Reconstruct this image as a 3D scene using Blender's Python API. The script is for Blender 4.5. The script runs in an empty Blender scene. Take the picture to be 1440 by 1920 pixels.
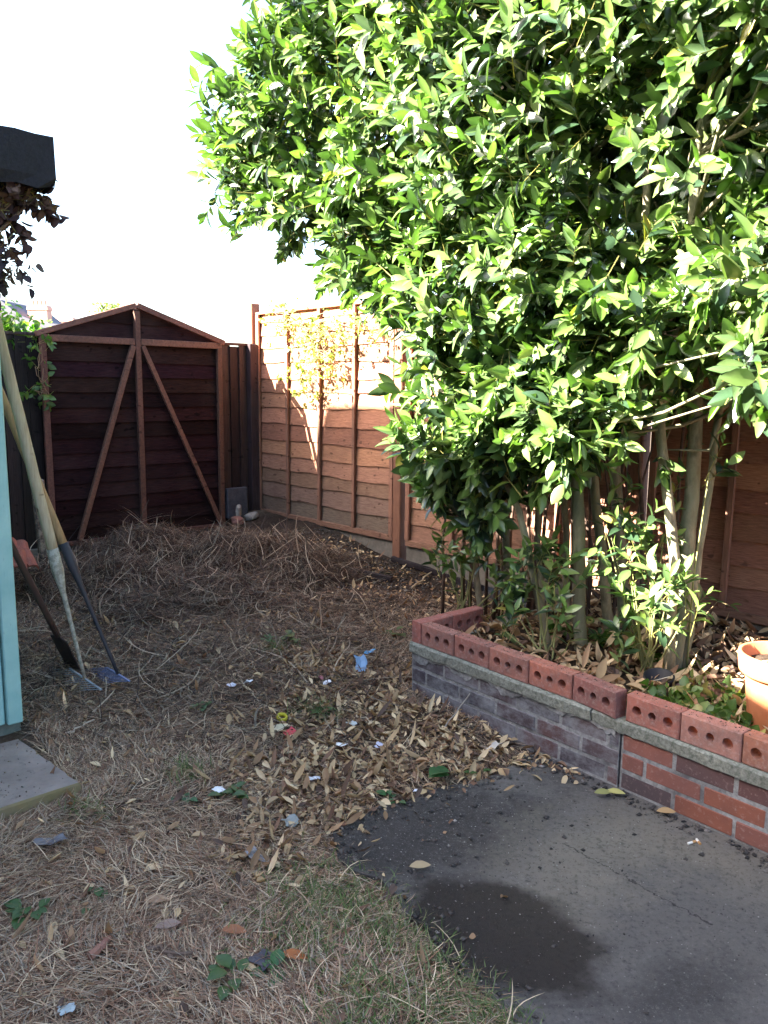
import bpy, bmesh, math, random
import numpy as np
from mathutils import Vector, Matrix
random.seed(7); rng = np.random.default_rng(7)
R = math.radians
SC = bpy.context.scene
COL = SC.collection

# ------------------------------------------------------------------ camera, sky, sun, exposure
CAMZ = 1.484; PITCH = R(8.868); ROLL = R(0.579); F = 1495.0
cam = bpy.data.cameras.new("camera"); co = bpy.data.objects.new("camera", cam); COL.objects.link(co)
cam.sensor_fit = 'VERTICAL'; cam.sensor_height = 24.0; cam.lens = 24.0*F/1920; cam.clip_start = 0.05; cam.clip_end = 600
co.matrix_world = Matrix.Translation((0, 0, CAMZ)) @ Matrix.Rotation(R(90)-PITCH, 4, 'X') @ Matrix.Rotation(ROLL, 4, 'Z')
SC.camera = co
# garden axes: corner of the two fences, E runs along the right fence, M along the back fence
C0 = np.array([-1.154, 7.435]); EV = np.array([.6777, -.7354]); MV = np.array([-.7354, -.6777])
def em(e, m, z=0.): 
    p = C0+e*EV+m*MV
    return Vector((p[0], p[1], z))
SD = Vector((*(-.47*EV+1.*MV), .70)).normalized()
w = bpy.data.worlds.new("World"); SC.world = w; w.use_nodes = True
nt = w.node_tree; bg = nt.nodes["Background"]
sky = nt.nodes.new("ShaderNodeTexSky"); sky.sky_type = 'NISHITA'; sky.sun_disc = False
sky.sun_elevation = math.asin(SD.z); sky.sun_rotation = math.atan2(SD.x, SD.y); sky.air_density = 1.0; sky.dust_density = 2.6; sky.ozone_density = 1.0
nt.links.new(sky.outputs[0], bg.inputs[0]); bg.inputs[1].default_value = 0.06
sl = bpy.data.lights.new("sun", 'SUN'); sl.energy = 5.0; sl.angle = R(.4); sl.color = (1, .93, .8)
so = bpy.data.objects.new("sun", sl); COL.objects.link(so); so.rotation_euler = SD.to_track_quat('Z', 'Y').to_euler()
SC.view_settings.view_transform = 'Standard'; SC.view_settings.look = 'None'; SC.view_settings.gamma = 1
SC.view_settings.exposure = 3.95
SC.cycles.max_bounces = 8; SC.cycles.transparent_max_bounces = 4; SC.cycles.caustics_reflective = False; SC.cycles.caustics_refractive = False

# ------------------------------------------------------------------ helpers
def ray(px, py):
    u = (px-720)/F; v = (py-960)/F; c, s = math.cos(ROLL), math.sin(ROLL)
    u, v = c*u+s*v, -s*u+c*v
    cp, sp = math.cos(PITCH), math.sin(PITCH)
    return np.array([u, cp-v*sp, -sp-v*cp])
def onz(px, py, z=0.):
    d = ray(px, py); t = (z-CAMZ)/d[2]
    return d[0]*t, d[1]*t
def onm(px, py, m):          # point seen at px,py in the vertical plane m = const
    d = ray(px, py); a = -C0@MV; b = d[:2]@MV
    t = (m-a)/b
    return Vector((d[0]*t, d[1]*t, CAMZ+d[2]*t))
def one(px, py, e):
    d = ray(px, py); t = (e+C0@EV)/(d[:2]@EV)
    return Vector((d[0]*t, d[1]*t, CAMZ+d[2]*t))
def to_em(x, y):
    dx, dy = x-C0[0], y-C0[1]
    return dx*EV[0]+dy*EV[1], dx*MV[0]+dy*MV[1]

_ng = rng.random((3, 64, 64))
def noise2(x, y, s=1., k=0):
    x = np.asarray(x)*s+100.3; y = np.asarray(y)*s+57.1
    xi = np.floor(x).astype(int); yi = np.floor(y).astype(int); fx = x-xi; fy = y-yi
    fx = fx*fx*(3-2*fx); fy = fy*fy*(3-2*fy); g = _ng[k]
    a = g[xi % 64, yi % 64]; b = g[(xi+1) % 64, yi % 64]; c = g[xi % 64, (yi+1) % 64]; d = g[(xi+1) % 64, (yi+1) % 64]
    return (a*(1-fx)+b*fx)*(1-fy)+(c*(1-fx)+d*fx)*fy-.5
def sm(x, a, b):
    t = np.clip((x-a)/(b-a), 0, 1); return t*t*(3-2*t)

# patio outline (world), from its visible left edge
PAT = [onz(*p) for p in [(905, 1462), (790, 1490), (690, 1520), (628, 1560), (640, 1610), (720, 1660), (775, 1730), (830, 1790), (900, 1850), (985, 1925), (1040, 2000), (1100, 2250)]]
PAT = [(PAT[0][0]+.35, PAT[0][1]+.35)] + PAT + [(.35, .1), (.6, -4), (5, -4), (5, 3.2)]
PATA = np.array(PAT)
def pat_sd(x, y):             # + inside the patio, distance to its edge
    x = np.atleast_1d(np.asarray(x, float)); y = np.atleast_1d(np.asarray(y, float))
    ins = np.zeros(x.shape, bool); dm = np.full(x.shape, 1e9)
    n = len(PATA)
    for i in range(n):
        x1, y1 = PATA[i]; x2, y2 = PATA[(i+1) % n]
        c = ((y1 > y) != (y2 > y)) & (x < (x2-x1)*(y-y1)/((y2-y1) or 1e-9)+x1); ins ^= c
        t = np.clip(((x-x1)*(x2-x1)+(y-y1)*(y2-y1))/((x2-x1)**2+(y2-y1)**2), 0, 1)
        dm = np.minimum(dm, np.hypot(x-x1-t*(x2-x1), y-y1-t*(y2-y1)))
    return np.where(ins, dm, -dm)
def G(x, y):
    x = np.atleast_1d(np.asarray(x, float)); y = np.atleast_1d(np.asarray(y, float))
    e, m = to_em(x, y)
    z = .15*sm(-e, -4.3, -1.2)
    z = z+.17*sm(-m, -.75, -.1)*sm(-e, -2.3, -.5)*sm(e, -.2, .05)
    z = z+.035*noise2(x, y, 2.3)+.022*noise2(x, y, 7.)+.012*noise2(x, y, 21., 1)
    s = pat_sd(x, y)
    k = sm(s, -.12, .08)
    near = np.hypot(x, y) < 9
    z = np.where(near, z*(1-k)-.025*k, z*0+.02)
    k2 = sm(-s, 0, .3)*.012
    return z+np.where(near, k2, 0)
def ong(px, py):
    d = ray(px, py); z = 0.
    for _ in range(12):
        t = (z-CAMZ)/d[2]; x, y = d[0]*t, d[1]*t; z = float(G(x, y)[0])
    return Vector((x, y, z))

def tag(o, label=None, cat=None, group=None, kind=None):
    if label: o['label'] = label
    if cat: o['category'] = cat
    if group: o['group'] = group
    if kind: o['kind'] = kind
    return o
def empty(name, loc=(0, 0, 0), rz=0.):
    o = bpy.data.objects.new(name, None); COL.objects.link(o); o.location = loc; o.rotation_euler = (0, 0, rz); o.empty_display_size = .05
    return o
def link(name, me, mats, parent=None, world=True):
    o = bpy.data.objects.new(name, me); COL.objects.link(o)
    for m in (mats if isinstance(mats, (list, tuple)) else [mats]): me.materials.append(m)
    if parent:
        o.parent = parent
        if world:
            bpy.context.view_layer.update()
            o.matrix_parent_inverse = parent.matrix_world.inverted()
    return o
def bulk(name, V, loops, starts, mats, cols=None, parent=None, midx=None, smooth=False):
    me = bpy.data.meshes.new(name)
    V = np.asarray(V, np.float32); loops = np.asarray(loops, np.int32); starts = np.asarray(starts, np.int32)
    me.vertices.add(len(V)); me.vertices.foreach_set("co", V.ravel())
    me.loops.add(len(loops)); me.loops.foreach_set("vertex_index", loops)
    me.polygons.add(len(starts)); me.polygons.foreach_set("loop_start", starts)
    if midx is not None: me.polygons.foreach_set("material_index", np.asarray(midx, np.int32))
    if smooth: me.polygons.foreach_set("use_smooth", np.ones(len(starts), bool))
    me.update(calc_edges=True)
    if cols is not None:
        a = me.attributes.new("col", 'FLOAT_COLOR', 'POINT')
        c = np.ones((len(V), 4), np.float32); c[:, :3] = cols; a.data.foreach_set("color", c.ravel())
    return link(name, me, mats, parent)
class MB:
    def __init__(s): s.v = []; s.f = []; s.m = []; s.c = []
    def add(s, vs, fs, mi=0, c=(1, 1, 1)):
        b = len(s.v); s.v += [tuple(v) for v in vs]; s.f += [tuple(b+i for i in f) for f in fs]; s.m += [mi]*len(fs); s.c += [c]*len(vs)
    def box(s, c, sz, rot=None, mi=0, col=(1, 1, 1), jit=0., bev=0.):
        """bevelled box: centre, size, 3x3 rot"""
        hx, hy, hz = sz[0]/2, sz[1]/2, sz[2]/2
        rot = rot or Matrix.Identity(3); c = Vector(c)
        b = min(bev, hx*.9, hy*.9, hz*.9)
        if b <= 0:
            P = [Vector((x, y, z)) for x in (-hx, hx) for y in (-hy, hy) for z in (-hz, hz)]
            P = [c+rot @ (p+Vector([random.uniform(-jit, jit) for _ in range(3)])) for p in P]
            s.add(P, [(0, 1, 3, 2), (4, 6, 7, 5), (0, 4, 5, 1), (2, 3, 7, 6), (0, 2, 6, 4), (1, 5, 7, 3)], mi, col); return
        P = []; idx = {}
        for sx in (-1, 1):
            for sy in (-1, 1):
                for sz_ in (-1, 1):
                    j = Vector([random.uniform(-jit, jit) for _ in range(3)])
                    for a in range(3):
                        p = [sx*(hx-b), sy*(hy-b), sz_*(hz-b)]; p[a] = (sx*hx, sy*hy, sz_*hz)[a]
                        idx[(sx, sy, sz_, a)] = len(P); P.append(c+rot @ (Vector(p)+j))
        fs = []
        for a in range(3):
            o = [i for i in range(3) if i != a]
            for q in (-1, 1):
                ring = []
                for u, v in ((-1, -1), (1, -1), (1, 1), (-1, 1)):
                    k = [0, 0, 0]; k[a] = q; k[o[0]] = u; k[o[1]] = v; ring.append(idx[(*k, a)])
                fs.append(ring)
            for u in (-1, 1):
                for v in (-1, 1):     # edge along axis a
                    k0 = [0, 0, 0]; k0[o[0]] = u; k0[o[1]] = v; k1 = list(k0); k0[a] = -1; k1[a] = 1
                    fs.append([idx[(*k0, o[0])], idx[(*k0, o[1])], idx[(*k1, o[1])], idx[(*k1, o[0])]])
        for sx in (-1, 1):
            for sy in (-1, 1):
                for sz_ in (-1, 1): fs.append([idx[(sx, sy, sz_, a)] for a in range(3)])
        s.add(P, fs, mi, col)
    def beam(s, a, b, w_, d_, up=Vector((0, 0, 1)), **k):
        a = Vector(a); b = Vector(b); x = (b-a).normalized(); y = up.cross(x).normalized(); z = x.cross(y)
        r = Matrix((x, y, z)).transposed(); s.box((a+b)/2, ((b-a).length, w_, d_), r, **k)
    def tube(s, pts, rad, n=8, mi=0, col=(1, 1, 1), cap=True, wob=0.):
        pts = [Vector(p) for p in pts]; rad = rad if isinstance(rad, (list, tuple)) else [rad]*len(pts)
        vs = []; fs = []; prev = None
        for i, p in enumerate(pts):
            t = (pts[min(i+1, len(pts)-1)]-pts[max(i-1, 0)]).normalized()
            if prev is None: prev = t.orthogonal().normalized()
            x = (prev-t*prev.dot(t)).normalized(); y = t.cross(x); prev = x
            for k in range(n):
                a = 2*math.pi*k/n; r = rad[i]*(1+random.uniform(-wob, wob)); vs.append(p+x*math.cos(a)*r+y*math.sin(a)*r)
        for i in range(len(pts)-1):
            for k in range(n): fs.append((i*n+k, i*n+(k+1) % n, (i+1)*n+(k+1) % n, (i+1)*n+k))
        if cap: fs.append(tuple(range(n-1, -1, -1))); fs.append(tuple((len(pts)-1)*n+k for k in range(n)))
        s.add(vs, fs, mi, col)
    def build(s, name, mats, parent=None, smooth=False, fix=True):
        me = bpy.data.meshes.new(name); me.from_pydata(s.v, [], s.f); me.polygons.foreach_set("material_index", s.m)
        a = me.attributes.new("col", 'FLOAT_COLOR', 'POINT')
        a.data.foreach_set("color", np.array([(*c, 1) for c in s.c], np.float32).ravel())
        if fix:
            bm = bmesh.new(); bm.from_mesh(me); bmesh.ops.recalc_face_normals(bm, faces=bm.faces); bm.to_mesh(me); bm.free()
        if smooth: me.polygons.foreach_set("use_smooth", np.ones(len(me.polygons), bool))
        me.update()
        return link(name, me, mats, parent)

# ------------------------------------------------------------------ materials
class NT:
    def __init__(s, name):
        s.m = bpy.data.materials.new(name); s.m.use_nodes = True; s.t = s.m.node_tree; s.b = s.t.nodes["Principled BSDF"]; s.o = s.t.nodes["Material Output"]
    def n(s, typ, **k):
        nd = s.t.nodes.new("ShaderNode"+typ)
        for a, v in k.items():
            if a.startswith('i_'): nd.inputs[a[2:].replace('_', ' ')].default_value = v
            else: setattr(nd, a, v)
        return nd
    def l(s, a, b): s.t.links.new(a, b)
    def coord(s, scale=(1, 1, 1)):
        tc = s.n("TexCoord"); mp = s.n("Mapping"); mp.inputs["Scale"].default_value = scale; s.l(tc.outputs["Object"], mp.inputs[0]); return mp.outputs[0]
    def noise(s, scale, det=4, rough=.6, vec=None, dist=0.):
        nd = s.n("TexNoise"); nd.inputs["Scale"].default_value = scale; nd.inputs["Detail"].default_value = det; nd.inputs["Roughness"].default_value = rough; nd.inputs["Distortion"].default_value = dist
        if vec is not None: s.l(vec, nd.inputs["Vector"])
        return nd.outputs["Fac"]
    def ramp(s, fac, stops):
        nd = s.n("ValToRGB"); cr = nd.color_ramp
        while len(cr.elements) < len(stops): cr.elements.new(.5)
        for e_, (p, c) in zip(cr.elements, stops): e_.position = p; e_.color = (*c, 1) if len(c) == 3 else c
        s.l(fac, nd.inputs[0]); return nd.outputs[0]
    def mix(s, fac, a, b, mode='MIX'):
        nd = s.n("Mix"); nd.data_type = 'RGBA'; nd.blend_type = mode
        for inp, v in ((nd.inputs[0], fac), (nd.inputs[6], a), (nd.inputs[7], b)):
            if isinstance(v, (int, float)): inp.default_value = v
            elif isinstance(v, tuple): inp.default_value = (*v, 1)
            else: s.l(v, inp)
        return nd.outputs[2]
    def math(s, op, a, b=0., c=None):
        nd = s.n("Math"); nd.operation = op
        for inp, v in zip(nd.inputs, (a, b) if c is None else (a, b, c)):
            if isinstance(v, (int, float)): inp.default_value = v
            else: s.l(v, inp)
        return nd.outputs[0]
    def attr(s): nd = s.n("Attribute"); nd.attribute_name = "col"; return nd.outputs["Color"]
    def bump(s, h, st=.3, dist=.01):
        nd = s.n("Bump"); nd.inputs["Strength"].default_value = st; nd.inputs["Distance"].default_value = dist; s.l(h, nd.inputs["Height"]); s.l(nd.outputs[0], s.b.inputs["Normal"])
    def fin(s, col=None, rough=.8, spec=.3):
        if col is not None:
            if isinstance(col, tuple): s.b.inputs["Base Color"].default_value = (*col, 1)
            else: s.l(col, s.b.inputs["Base Color"])
        if isinstance(rough, (int, float)): s.b.inputs["Roughness"].default_value = rough
        else: s.l(rough, s.b.inputs["Roughness"])
        s.b.inputs["Specular IOR Level"].default_value = spec
        return s.m

def wood(name, dark, light, grain=(2, 2, 30), useattr=True, stain=(.03, .02, .018), stamt=.5, rough=.8):
    t = NT(name); v = t.coord(grain); n1 = t.noise(6, 5, .65, v); n2 = t.noise(1.7, 3, .5, t.coord())
    c = t.ramp(n1, [(.3, dark), (.7, light)])
    if useattr: c = t.mix(1., c, t.attr(), 'MULTIPLY')
    st = t.ramp(n2, [(.5, (0, 0, 0)), (.68, (1, 1, 1))]); c = t.mix(t.math('MULTIPLY', st, stamt), c, stain)
    kn = t.ramp(t.noise(15, 1, .4, t.coord((1, 1, 1.8))), [(.69, (0, 0, 0)), (.75, (.75, .75, .75))]); c = t.mix(kn, c, tuple(x*.35 for x in dark))
    t.bump(n1, .45, .005); return t.fin(c, rough, .25 if rough < .9 else .08)
W_panel = wood("panel_wood", (.19, .088, .055), (.39, .195, .125), (2.5, 2.5, 30), stain=(.12, .065, .05), stamt=.42)
W_batten = wood("batten_wood", (.17, .08, .055), (.28, .14, .095), (20, 20, 1.5), stamt=.4)
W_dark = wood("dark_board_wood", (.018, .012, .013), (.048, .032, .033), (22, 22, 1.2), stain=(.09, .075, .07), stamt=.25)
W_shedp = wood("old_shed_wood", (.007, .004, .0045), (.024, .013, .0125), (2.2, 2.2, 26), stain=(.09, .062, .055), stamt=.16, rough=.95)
W_frame = wood("frame_wood", (.085, .042, .032), (.165, .082, .06), (9, 9, 9), stamt=.35)
W_handle = wood("handle_wood", (.30, .24, .17), (.45, .38, .29), (14, 14, 1.2), useattr=True, stain=(.2, .16, .12), stamt=.5)

def concrete(name, a, b, sc=30, sp=.6, rough=.9):
    t = NT(name); v = t.coord(); n1 = t.noise(sc, 6, .75, v); n2 = t.noise(3.5, 4, .6, v)
    c = t.mix(t.ramp(n1, [(.35, (0, 0, 0)), (.65, (1, 1, 1))]), a, b); c = t.mix(t.math('MULTIPLY', n2, sp), c, tuple(x*.45 for x in a))
    t.bump(n1, .5, .006); return t.fin(c, rough, .2)
M_ledge = concrete("mossy_coping_concrete", (.14, .15, .12), (.46, .46, .40), 75, .9)
M_slab = concrete("weathered_slab", (.23, .21, .22), (.31, .29, .29), 25, .7)
M_grey = concrete("grey_block", (.055, .055, .07), (.10, .10, .12), 20, .6)
M_gravelboard = concrete("gravel_board_concrete", (.16, .14, .12), (.26, .23, .2), 20, .8)
M_stone = concrete("stone", (.25, .22, .2), (.45, .42, .38), 15, .6)

t = NT("brick"); v = t.coord(); n1 = t.noise(60, 6, .7, v); n2 = t.noise(9, 4, .6, v)
c = t.mix(t.ramp(n2, [(.35, (0, 0, 0)), (.75, (.8, .8, .8))]), t.attr(), t.mix(.5, t.attr(), (.05, .04, .045)))
c = t.mix(t.ramp(n1, [(.55, (0, 0, 0)), (.8, (.5, .5, .5))]), c, (.45, .33, .28)); t.bump(n1, .45, .004); M_brick = t.fin(c, .85, .25)
t = NT("smeared_brick"); v = t.coord(); n1 = t.noise(60, 6, .7, v); n2 = t.noise(9, 4, .6, v); n3 = t.noise(7, 5, .75, t.coord((1, 1, 1.6)))
c = t.mix(t.ramp(n2, [(.35, (0, 0, 0)), (.75, (.8, .8, .8))]), t.attr(), t.mix(.5, t.attr(), (.05, .045, .055)))
c = t.mix(t.ramp(n3, [(.4, (0, 0, 0)), (.66, (.85, .85, .85))]), c, (.24, .245, .26)); c = t.mix(t.ramp(n1, [(.55, (0, 0, 0)), (.8, (.4, .4, .4))]), c, (.34, .32, .32)); t.bump(n1, .5, .005); M_sbrick = t.fin(c, .88, .2)
t = NT("mortar"); v = t.coord(); n1 = t.noise(50, 6, .7, v)
c = t.ramp(n1, [(.3, (.15, .15, .15)), (.7, (.36, .36, .355))]); c = t.mix(t.ramp(t.noise(6, 4, .7, v), [(.45, (0, 0, 0)), (.65, (.75, .75, .75))]), c, (.07, .065, .07)); t.bump(n1, .6, .006); M_mortar = t.fin(c, .95, .1)
t = NT("loose_brick"); v = t.coord(); n1 = t.noise(70, 6, .7, v); n2 = t.noise(10, 5, .7, v)
c = t.mix(t.ramp(n2, [(.42, (0, 0, 0)), (.72, (1, 1, 1))]), t.attr(), t.mix(.75, t.attr(), (.06, .045, .045)))
c = t.mix(.22, c, (.2, .16, .15)); c = t.mix(t.ramp(n1, [(.5, (0, 0, 0)), (.75, (.5, .5, .5))]), c, (.42, .32, .29)); t.bump(n1, .6, .005); M_lbrick = t.fin(c, .85, .25)

def leafmat(name, rough=.38, trans=.35, spec=.5, tint=(1.25, 1.5, .45)):
    t = NT(name); a = t.attr(); t.fin(a, rough, spec)
    tr = t.n("BsdfTranslucent"); t.l(t.mix(1., a, tint, 'MULTIPLY'), tr.inputs[0]); mx = t.n("MixShader"); mx.inputs[0].default_value = trans
    t.l(t.b.outputs[0], mx.inputs[1]); t.l(tr.outputs[0], mx.inputs[2]); t.l(mx.outputs[0], t.o.inputs[0]); return t.m
M_leaf = leafmat("laurel_leaf", .31, .22, .65, (1.15, 1.5, .6)); M_ivy = leafmat("ivy_leaf", .45, .4); M_dryleaf = leafmat("dry_leaf", .7, .15, .2, (1.1, .9, .6)); M_straw = leafmat("straw", .75, .12, .15, (1, .9, .7))
t = NT("bark"); v = t.coord((1, 1, .4)); n1 = t.noise(30, 5, .7, v); n2 = t.noise(7, 3, .6, v)
c = t.mix(t.ramp(n2, [(.4, (0, 0, 0)), (.7, (1, 1, 1))]), t.ramp(n1, [(.3, (.11, .095, .062)), (.7, (.34, .29, .20))]), (.15, .16, .10)); t.bump(n1, .8, .008); M_bark = t.fin(c, .8, .25)
t = NT("dead_bark"); n1 = t.noise(30, 5, .7, t.coord((1, 1, .3))); t.bump(n1, .6, .006); M_dead = t.fin(t.ramp(n1, [(.3, (.045, .03, .024)), (.7, (.13, .085, .065))]), .9, .15)
t = NT("twig"); M_twig = t.fin(t.attr(), .7, .3)
t = NT("plain"); M_plain = t.fin(t.attr(), .6, .4)
t = NT("crumpled_litter"); t.bump(t.noise(60, 3, .6, t.coord()), .3, .004); M_litter = t.fin(t.attr(), .5, .4)

# ground: dark earth with straw coloured and mossy patches
t = NT("earth"); v = t.coord(); n1 = t.noise(3, 6, .7, v); n2 = t.noise(60, 6, .8, v); n3 = t.noise(1.1, 3, .6, v)
c = t.mix(t.ramp(n1, [(.35, (0, 0, 0)), (.65, (1, 1, 1))]), (.055, .04, .034), (.13, .095, .07)); c = t.mix(t.ramp(n2, [(.5, (0, 0, 0)), (.72, (1, 1, 1))]), c, (.2, .15, .11))
c = t.mix(t.ramp(n3, [(.55, (0, 0, 0)), (.7, (.5, .5, .5))]), c, (.05, .055, .03)); c = t.mix(1., c, t.attr(), "MULTIPLY"); t.bump(n2, .9, .02); M_earth = t.fin(c, .95, .1)
t = NT("bed_soil"); v = t.coord(); n2 = t.noise(45, 6, .8, v)
c = t.ramp(n2, [(.35, (.025, .018, .014)), (.7, (.1, .07, .05))]); t.bump(n2, .9, .02); M_soil = t.fin(c, .95, .1)

# patio: rough dark concrete, a worn pale skim, a wet patch and a crack
t = NT("patio_concrete"); tc = t.n("TexCoord"); v = tc.outputs["Object"]; n1 = t.noise(150, 6, .85, v); n2 = t.noise(5, 5, .65, v); n4 = t.noise(38, 4, .7, v); n5 = t.noise(75, 3, .7, v)
def blob(px, py, rx, ry, ang, edge=.12, wob=.35):
    x, y = onz(px, py); mp = t.n("Mapping"); mp.vector_type = 'TEXTURE'; mp.inputs["Location"].default_value = (x, y, 0); mp.inputs["Rotation"].default_value = (0, 0, ang); mp.inputs["Scale"].default_value = (rx, ry, 1)
    t.l(v, mp.inputs[0]); ln = t.n("VectorMath"); ln.operation = 'LENGTH'; t.l(mp.outputs[0], ln.inputs[0])
    d = t.math('ADD', ln.outputs["Value"], t.math('MULTIPLY', t.math('SUBTRACT', n2, .5), wob*2))
    return t.ramp(d, [(1-edge, (1, 1, 1)), (1., (0, 0, 0))]) if False else t.math('SUBTRACT', 1., t.math('SMOOTH_MIN', 1., t.math('MAXIMUM', t.math('DIVIDE', t.math('SUBTRACT', d, 1-edge), edge*2), 0.), .05))
c = t.mix(t.ramp(n2, [(.35, (0, 0, 0)), (.7, (1, 1, 1))]), (.125, .111, .104), (.195, .176, .164))
c = t.mix(t.math('MULTIPLY', blob(800, 1560, .52, .26, .1, .3, .8), .72), c, (.042, .036, .035))
skim = blob(1190, 1640, .44, .36, .3, .35, .8)
c = t.mix(skim, c, t.mix(n2, (.18, .157, .128), (.31, .275, .225)))
c = t.mix(blob(1330, 1770, .3, .3, 0, .3, .9), c, (.165, .15, .138))
c = t.mix(t.math('MULTIPLY', blob(1290, 1850, .15, .08, .5, .5, 1.4), .6), c, (.05, .045, .045))
c = t.mix(t.math('MULTIPLY', t.ramp(n1, [(.545, (0, 0, 0)), (.64, (1, 1, 1))]), t.math('SUBTRACT', .8, t.math('MULTIPLY', skim, .5))), c, (.27, .25, .23))
c = t.mix(t.ramp(n1, [(.34, (.8, .8, .8)), (.42, (0, 0, 0))]), c, (.035, .03, .03)); c = t.mix(t.ramp(n4, [(.55, (0, 0, 0)), (.7, (.45, .45, .45))]), c, (.04, .036, .036))
c = t.mix(t.ramp(n5, [(.55, (0, 0, 0)), (.68, (.55, .55, .55))]), c, (.06, .053, .05)); c = t.mix(t.ramp(n5, [(.3, (.4, .4, .4)), (.4, (0, 0, 0))]), c, (.3, .27, .25))
wet = blob(940, 1750, .29, .205, -.75, .14, .42)
c = t.mix(t.math('MULTIPLY', wet, .8), c, (.016, .011, .008))
# crack
x1, y1 = onz(1065, 1588); x2, y2 = onz(1290, 1712); an = math.atan2(y2-y1, x2-x1)
mp = t.n("Mapping"); mp.vector_type = 'TEXTURE'; mp.inputs["Location"].default_value = (x1, y1, 0); mp.inputs["Rotation"].default_value = (0, 0, an); t.l(v, mp.inputs[0])
sx = t.n("SeparateXYZ"); t.l(mp.outputs[0], sx.inputs[0])
cr = t.math('ABSOLUTE', t.math('ADD', sx.outputs[1], t.math('MULTIPLY', t.math('SUBTRACT', n4, .5), .05)))
crk = t.math('MULTIPLY', t.math('LESS_THAN', cr, .0022), t.math('MULTIPLY', t.math('GREATER_THAN', sx.outputs[0], -.02), t.math('LESS_THAN', sx.outputs[0], .5)))
c = t.mix(t.math('MULTIPLY', crk, .7), c, (.02, .017, .016)); hb = t.math('SUBTRACT', n1, crk)
t.bump(hb, 1., .012); M_patio = t.fin(c, t.math('SUBTRACT', .9, t.math('MULTIPLY', wet, .3)), .25)

# ------------------------------------------------------------------ ground sheet
xs = np.concatenate([[-250, -120, -60, -30, -15, -8, -5, -4], np.arange(-3.6, 3.6, .035), [4, 5, 8, 15, 30, 60, 120, 250]])
ys = np.concatenate([[-100, -40, -15, -6, -2, -.5], np.arange(.6, 7.9, .035), [8.5, 10, 13, 18, 30, 60, 120, 300]])
X, Y = np.meshgrid(xs, ys); Z = G(X.ravel(), Y.ravel()).reshape(X.shape)
def gridobj(name, X, Y, Z, mat, mask=None, parent=None, cols=None):
    ny, nx = X.shape; V = np.stack([X.ravel(), Y.ravel(), Z.ravel()], 1); i = np.arange(nx*ny).reshape(ny, nx)
    q = np.stack([i[:-1, :-1], i[:-1, 1:], i[1:, 1:], i[1:, :-1]], -1).reshape(-1, 4)
    if mask is not None:
        mm = mask.ravel(); q = q[mm[q].all(1)]
    return bulk(name, V, q.ravel(), np.arange(len(q))*4, mat, cols, smooth=True, parent=parent)
e_, m_ = to_em(X.ravel(), Y.ravel()); soilk = sm(-m_, -1.5, -.8)*sm(e_, .1, .5)*sm(-e_, -4.2, -3.2)*(.75+.5*noise2(X.ravel(), Y.ravel(), 5.)); soilk = np.clip(soilk, 0, 1)[:, None]
tag(gridobj("ground", X, Y, Z, M_earth, cols=(1-soilk)+soilk*np.array([.38, .36, .38])), kind="structure")
# patio slab
mb = MB()
edge = []
for i in range(len(PAT)):
    a = np.array(PAT[i]); b = np.array(PAT[(i+1) % len(PAT)]); L = np.linalg.norm(b-a); k = max(1, int(L/.03)) if L < 1.2 else 1
    for j in range(k):
        p = a+(b-a)*j/k; p = p+(np.array([noise2(p[0], p[1], 14.)*.05, noise2(p[0], p[1], 14., 1)*.05]) if k > 1 else 0); edge.append(p)
n = len(edge); mb.add([(p[0], p[1], .004) for p in edge]+[(p[0], p[1], -.05) for p in edge], [tuple(range(n))]+[(i, (i+1) % n, n+(i+1) % n, n+i) for i in range(n)])
tag(mb.build("patio", M_patio), kind="structure")

# ------------------------------------------------------------------ bulk leaves and strands
_st = [(0, 0), (.13, .5), (.36, .95), (.62, .93), (.85, .48), (1, 0)]
def leaf_template(serr=False):
    V = [(0, 0, 0)]; 
    for s, wd in _st[1:5]: V += [(s, wd*.5, 1), (s, 0, 0), (s, -wd*.5, 1)]
    V.append((1, 0, 0))
    Fq = [(0, 2, 1), (0, 3, 2), (1, 2, 5, 4), (2, 3, 6, 5), (4, 5, 8, 7), (5, 6, 9, 8), (7, 8, 11, 10), (8, 9, 12, 11), (10, 11, 13), (11, 12, 13)]
    return np.array(V, float), Fq
LT, LF = leaf_template()
def leaves(P, D, N, L, Wd, fold=.25, curl=.25):
    """arrays -> verts, loops, starts for one batch of folded, curved leaves"""
    P = np.asarray(P); D = D/np.linalg.norm(D, axis=1, keepdims=True); N = N-D*(N*D).sum(1, keepdims=True); N = N/(np.linalg.norm(N, axis=1, keepdims=True)+1e-9)
    S = np.cross(N, D); n = len(P); fold = np.broadcast_to(fold, n); curl = np.broadcast_to(curl, n)
    x = LT[:, 0]; y = LT[:, 1]; e = LT[:, 2]
    V = P[:, None]+D[:, None]*(x[None, :, None]*L[:, None, None])+S[:, None]*(y[None, :, None]*Wd[:, None, None])
    h = e[None]*np.abs(y)[None]*fold[:, None]*Wd[:, None]*1.2-(x**2)[None]*curl[:, None]*L[:, None]
    V = V+N[:, None]*h[..., None]
    V = V.reshape(-1, 3); k = len(LT)
    lp = np.concatenate([np.array(f) for f in LF]); st = np.cumsum([0]+[len(f) for f in LF])[:-1]
    loops = (lp[None]+(np.arange(n)*k)[:, None]).ravel(); starts = (st[None]+(np.arange(n)*len(lp))[:, None]).ravel()
    return V, loops, starts
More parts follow.
